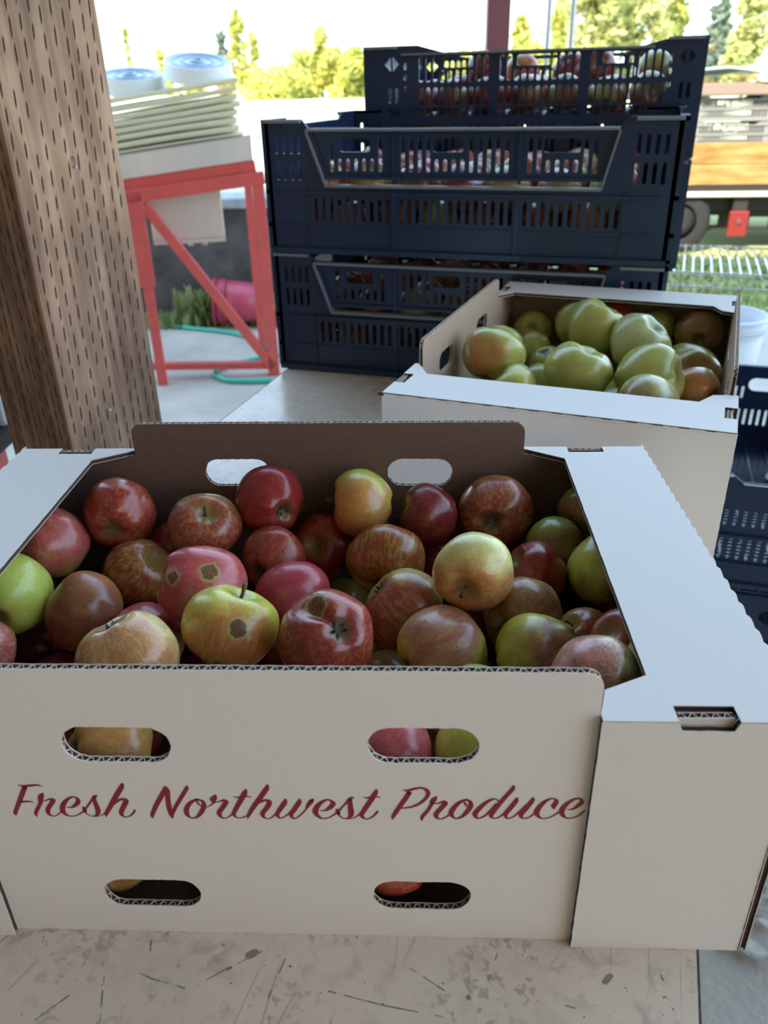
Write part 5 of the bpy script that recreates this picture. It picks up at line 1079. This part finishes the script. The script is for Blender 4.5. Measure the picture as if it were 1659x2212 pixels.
def grey_crate():
    e = empty('grey_crate'); w, d, h = .56, .38, .165
    for side in (0, 1):
        fr = ((0, 0, 0), (1, 0, 0), (0, 0, 1), (0, -1, 0)) if side == 0 else ((w, d, 0), (-1, 0, 0), (0, 0, 1), (0, 1, 0))
        hs = slot_row(.05, .24, .022, .085, .135, .011) + slot_row(.32, .51, .022, .085, .135, .011) + slot_row(.05, .51, .022, .025, .070, .010) + [pill(.28, .115, .07, .035, 4)]
        m = MB(); plate(m, [(0, 0), (w, 0), (w, h), (.48, h), (.44, h - .02), (.12, h - .02), (.08, h), (0, h)], hs, -.005, 0, fr, (0, 0, 0))
        for z in (.006, .078, h - .024):
            a = Vector(fr[0]) + Vector(fr[1]) * 0 + Vector((0, 0, z)); b = Vector(fr[0]) + Vector(fr[1]) * w + Vector((0, 0, z)); m.bar(a, b, .014, .008)
        m.build('long_side', M['grey_plastic'], e)
        m = MB(); x = 0 if side == 0 else w; fr = ((x, 0, 0), (0, 1, 0), (0, 0, 1), (1 if side else -1, 0, 0)); plate(m, [(0, 0), (d, 0), (d, h), (0, h)], slot_row(.04, .34, .022, .03, .12, .011), -.005, 0, fr, (0, 0, 0)); m.build('short_side', M['grey_plastic'], e)
    m = MB()
    for k in range(10): m.box(.004, w - .004, .01 + k * .037, .025 + k * .037, .002, .008)
    m.build('floor_grid', M['grey_plastic'], e); return e
gc0 = grey_crate(); first = True
for c in range(3):
    for l in range(2):
        o = gc0 if first else copy_tree(gc0); first = False
        o.location = TM @ Vector((.03 + c * .585, .06, .79 + l * .166 - .30 + .0)); o.rotation_euler = (0, 0, -.06)
        o.location.z = -.77 + .487 + l * .166 + .255
        tag(o, 'grey open-sided crate on the trailer, %s layer, %s' % (('lower', 'upper')[l], ('behind the black stack edge', 'second from left', 'third from left, out of the picture')[c]), 'crate', 'grey crates on the trailer')
# deck boxes carrying the crates behind the side board
m = MB(); m.box(.03, 1.80, .05, .46, .487, .742); o = m.build('wooden_bin', M['yellow_board'], None, bevel=.004); o.location = (2.02, 6.15, -.77); o.rotation_euler = (0, 0, -.06); tag(o, 'low wooden bin behind the yellow board, carrying the grey crates', 'bin')
def warped(name, mt, x0, x1, y0, y1, z, amp, seed, label, cat, th=.006):
    r = random.Random(seed); m = MB(); n = 16
    vv = [TM @ Vector((x0 + (x1 - x0) * i / n, y0 + (y1 - y0) * j / 8, z + amp * mnoise.noise(Vector((i * .3 + seed, j * .35, seed))) + (.03 if j == 0 and i % 7 > 4 else 0) * 0)) for j in range(9) for i in range(n + 1)]
    m.add(vv, [(j * (n + 1) + i, j * (n + 1) + i + 1, (j + 1) * (n + 1) + i + 1, (j + 1) * (n + 1) + i) for j in range(8) for i in range(n)])
    o = m.build(name, mt, None, smooth=True); md = o.modifiers.new('solid', 'SOLIDIFY'); md.thickness = th; tag(o, label, cat); return o
m = MB(); vv = []
o = MB(); o.box(.0, 1.82, .0, .48, 1.074, 1.155); o = o.build('flattened_carton', M['cardboard_brown'], None, bevel=.01); o.location = (2.02, 6.15, -.77); o.rotation_euler = (0, 0, -.06); tag(o, 'brown cardboard layer lying over the grey crates', 'cardboard')
warped('pale_sheet', M['sheet'], -.05, 1.9, -.06, 1.3, 1.235, .06, 3, 'pale blue-grey plastic sheet draped over the trailer load', 'sheet', .012)

# ------------------------------------------------------------------ far things
def tree(name, x, y, h, wid, mt, label, seed, cat='tree', n=2600, shape='cone', trunk=True, leaf=.16, group=None):
    r = random.Random(seed); z0 = ground_z(x, y); e = empty(name, (x, y, z0)); tag(e, label, cat, group); m = MB()
    cl = []
    for k in range(46):
        t = r.uniform(.02, 1) if shape != 'bush' else r.uniform(.05, 1)
        rad = wid * ((1 - t) ** .7 * .9 + .1 if shape == 'cone' else math.sqrt(max(.04, 1 - (2 * t - 1) ** 2)) if shape == 'round' else math.sqrt(max(0.05, 1 - t * t)))
        a = r.uniform(0, 6.28); d = rad * math.sqrt(r.random()) ; cl.append((math.cos(a) * d, math.sin(a) * d, h * (.12 + .86 * t if trunk else t * .92), wid * r.uniform(.18, .38)))
    for k in range(n):
        cx, cy, cz, s = r.choice(cl); p = Vector((cx + r.gauss(0, s * .55), cy + r.gauss(0, s * .55), max(.05, cz + r.gauss(0, s * .6))))
        u = Vector((r.gauss(0, 1), r.gauss(0, 1), r.gauss(0, .7))).normalized(); v = u.cross(Vector((r.gauss(0, 1), r.gauss(0, 1), r.gauss(0, 1)))).normalized(); L = leaf * r.uniform(.6, 1.5)
        m.add([p - u * L, p - v * L * .45, p + u * L, p + v * L * .45], [(0, 1, 2, 3)])
    m.build('crown', M[mt], e)
    if trunk:
        m = MB(); m.tube([(0, 0, -.2), (wid * .04, 0, h * .4), (0, 0, h * .9)], [h * .018, h * .012, h * .004], 8); m.build('trunk', M['bark'], e)
    return e
TR = [
{'name': 'tree', 'x': -10.58, 'y': 55, 'h': 4.54, 'wid': 0.71, 'mt': 'leaf_yellow', 'label': 'tall narrow yellow green tree, the highest one left of the crates', 'seed': 1, 'shape': 'cone', 'n': 2200},
{'name': 'tree', 'x': -12.02, 'y': 57, 'h': 3.39, 'wid': 0.57, 'mt': 'leaf_blue', 'label': 'slim blue green tree just left of the tall narrow one', 'seed': 2, 'n': 1200},
{'name': 'tree', 'x': -10.23, 'y': 58, 'h': 3.54, 'wid': 0.41, 'mt': 'leaf_yellow', 'label': 'slim yellow green tree just right of the tall narrow one', 'seed': 3, 'n': 900},
{'name': 'tree', 'x': -18.91, 'y': 60, 'h': 4.02, 'wid': 0.3, 'mt': 'leaf_yellow', 'label': 'thin far tree showing beside the wooden post above the left tub', 'seed': 4, 'n': 600},
{'name': 'bush', 'x': -16.77, 'y': 60, 'h': 2.67, 'wid': 0.74, 'mt': 'leaf_yellow', 'label': 'low yellow bush far behind the two upturned tubs', 'seed': 5, 'cat': 'bush', 'shape': 'bush', 'n': 700, 'trunk': False},
{'name': 'bush', 'x': -9.95, 'y': 48, 'h': 1.98, 'wid': 0.54, 'mt': 'leaf_rust', 'label': 'rust coloured bush at the foot of the tall narrow tree', 'seed': 6, 'cat': 'bush', 'shape': 'bush', 'n': 700, 'trunk': False, 'leaf': 0.12},
{'name': 'tree', 'x': -4.32, 'y': 42, 'h': 2.79, 'wid': 0.63, 'mt': 'leaf_yellow', 'label': 'pointed yellow green tree between tall narrow tree and crates', 'seed': 7, 'n': 2000},
{'name': 'bush', 'x': -5.24, 'y': 43, 'h': 1.96, 'wid': 0.87, 'mt': 'leaf_yellow', 'label': 'round yellow bush left of the pointed tree', 'seed': 8, 'cat': 'bush', 'shape': 'round', 'n': 1600, 'trunk': False},
{'name': 'bush', 'x': -3.12, 'y': 41, 'h': 2.04, 'wid': 1.28, 'mt': 'leaf_yellow', 'label': 'broad yellow green bush touching the left edge of the highest crate', 'seed': 9, 'cat': 'bush', 'shape': 'round', 'n': 2600, 'trunk': False},
{'name': 'hedge', 'x': -6.15, 'y': 40, 'h': 1.19, 'wid': 1.64, 'mt': 'leaf_yellow', 'label': 'low yellow hedge along the far field edge, left of the crates', 'seed': 10, 'cat': 'hedge', 'shape': 'bush', 'n': 1800, 'trunk': False, 'leaf': 0.12},
{'name': 'tree', 'x': -15.1, 'y': 90, 'h': 2.89, 'wid': 0.73, 'mt': 'leaf_blue', 'label': 'small hazy far tree above the greenhouse, left one', 'seed': 11, 'shape': 'round', 'n': 500, 'trunk': False, 'leaf': 0.3},
{'name': 'tree', 'x': -13.27, 'y': 92, 'h': 3.06, 'wid': 1.12, 'mt': 'leaf_blue', 'label': 'small hazy far tree above the greenhouse, right one', 'seed': 12, 'shape': 'round', 'n': 600, 'trunk': False, 'leaf': 0.3},
{'name': 'bush', 'x': -15.05, 'y': 62, 'h': 2.03, 'wid': 1.27, 'mt': 'leaf_yellow', 'label': 'faint yellow bush just above the right upturned tub', 'seed': 13, 'cat': 'bush', 'shape': 'bush', 'n': 600, 'trunk': False},
{'name': 'tree', 'x': 4.34, 'y': 38, 'h': 2.8, 'wid': 0.48, 'mt': 'leaf_yellow', 'label': 'small yellow green tree between the dark red pole and the thin poles', 'seed': 14, 'n': 1500, 'shape': 'round'},
{'name': 'tree', 'x': 5.56, 'y': 36, 'h': 3.81, 'wid': 0.38, 'mt': 'leaf_yellow', 'label': 'slender tree seen between the two thin grey poles', 'seed': 24, 'n': 1000},
{'name': 'tree', 'x': 4.98, 'y': 26, 'h': 4.14, 'wid': 0.75, 'mt': 'leaf_green', 'label': 'large leafy tree right of the thin poles, nearest to them', 'seed': 15, 'shape': 'round', 'n': 4200, 'leaf': 0.13},
{'name': 'tree', 'x': 6.57, 'y': 28, 'h': 5.02, 'wid': 0.9, 'mt': 'leaf_green', 'label': 'large leafy tree above the right corner of the highest crate', 'seed': 16, 'shape': 'round', 'n': 4600, 'leaf': 0.13},
{'name': 'tree', 'x': 8.31, 'y': 30, 'h': 4.15, 'wid': 0.51, 'mt': 'leaf_yellow', 'label': 'tall yellowish tree right of the large leafy pair', 'seed': 17, 'n': 1600, 'leaf': 0.13},
{'name': 'tree', 'x': 7.82, 'y': 24, 'h': 2.85, 'wid': 0.39, 'mt': 'leaf_blue', 'label': 'sparse blue green conifer at upper right, standing against white sky', 'seed': 18, 'n': 1000, 'leaf': 0.11},
{'name': 'tree', 'x': 7.94, 'y': 22, 'h': 3.51, 'wid': 0.47, 'mt': 'leaf_green', 'label': 'dense green tree cut by the right edge of the photo', 'seed': 19, 'n': 3000, 'leaf': 0.11},
{'name': 'bush', 'x': 9.9, 'y': 30, 'h': 1.44, 'wid': 1.32, 'mt': 'leaf_rust', 'label': 'low tan and yellow scrub behind the trailer load', 'seed': 20, 'cat': 'bush', 'shape': 'bush', 'n': 1800, 'trunk': False, 'leaf': 0.1},
{'name': 'bush', 'x': 0.08, 'y': 36, 'h': 1.63, 'wid': 1.09, 'mt': 'leaf_yellow', 'label': 'yellow bush seen through the left slots of the highest crate', 'seed': 21, 'cat': 'bush', 'shape': 'round', 'n': 1800, 'trunk': False},
{'name': 'bush', 'x': 2.31, 'y': 37, 'h': 1.51, 'wid': 1.11, 'mt': 'leaf_yellow', 'label': 'yellow bush seen through the middle slots of the highest crate', 'seed': 22, 'cat': 'bush', 'shape': 'round', 'n': 1800, 'trunk': False},
{'name': 'bush', 'x': 4.83, 'y': 34, 'h': 1.65, 'wid': 1.35, 'mt': 'leaf_yellow', 'label': 'yellow green bush seen through the right slots of the highest crate', 'seed': 23, 'cat': 'bush', 'shape': 'round', 'n': 2200, 'trunk': False}]
for t in TR: tree(**t)
hz = 60.0
e = empty('greenhouse', (-9.6, 62, ground_z(-9.6, 62))); tag(e, 'long low white greenhouse far across the field', 'greenhouse')
m = MB(); n = 12; A = [(0, 2.2 * math.cos(PI * k / n), 2.4 * math.sin(PI * k / n)) for k in range(n + 1)]
vv = [(x, p[1], p[2]) for x in (-4.2, 4.2) for p in A]; m.add(vv, [(k, k + 1, n + 2 + k, n + 1 + k) for k in range(n)] + [tuple(range(n + 1)), tuple(range(2 * n + 1, n, -1))]); m.build('cover', M['white_plastic'], e, smooth=False)
m = MB(); m.box(4.2, 4.24, -.6, .6, 0, 1.9); m.build('door', M['sheet'], e)
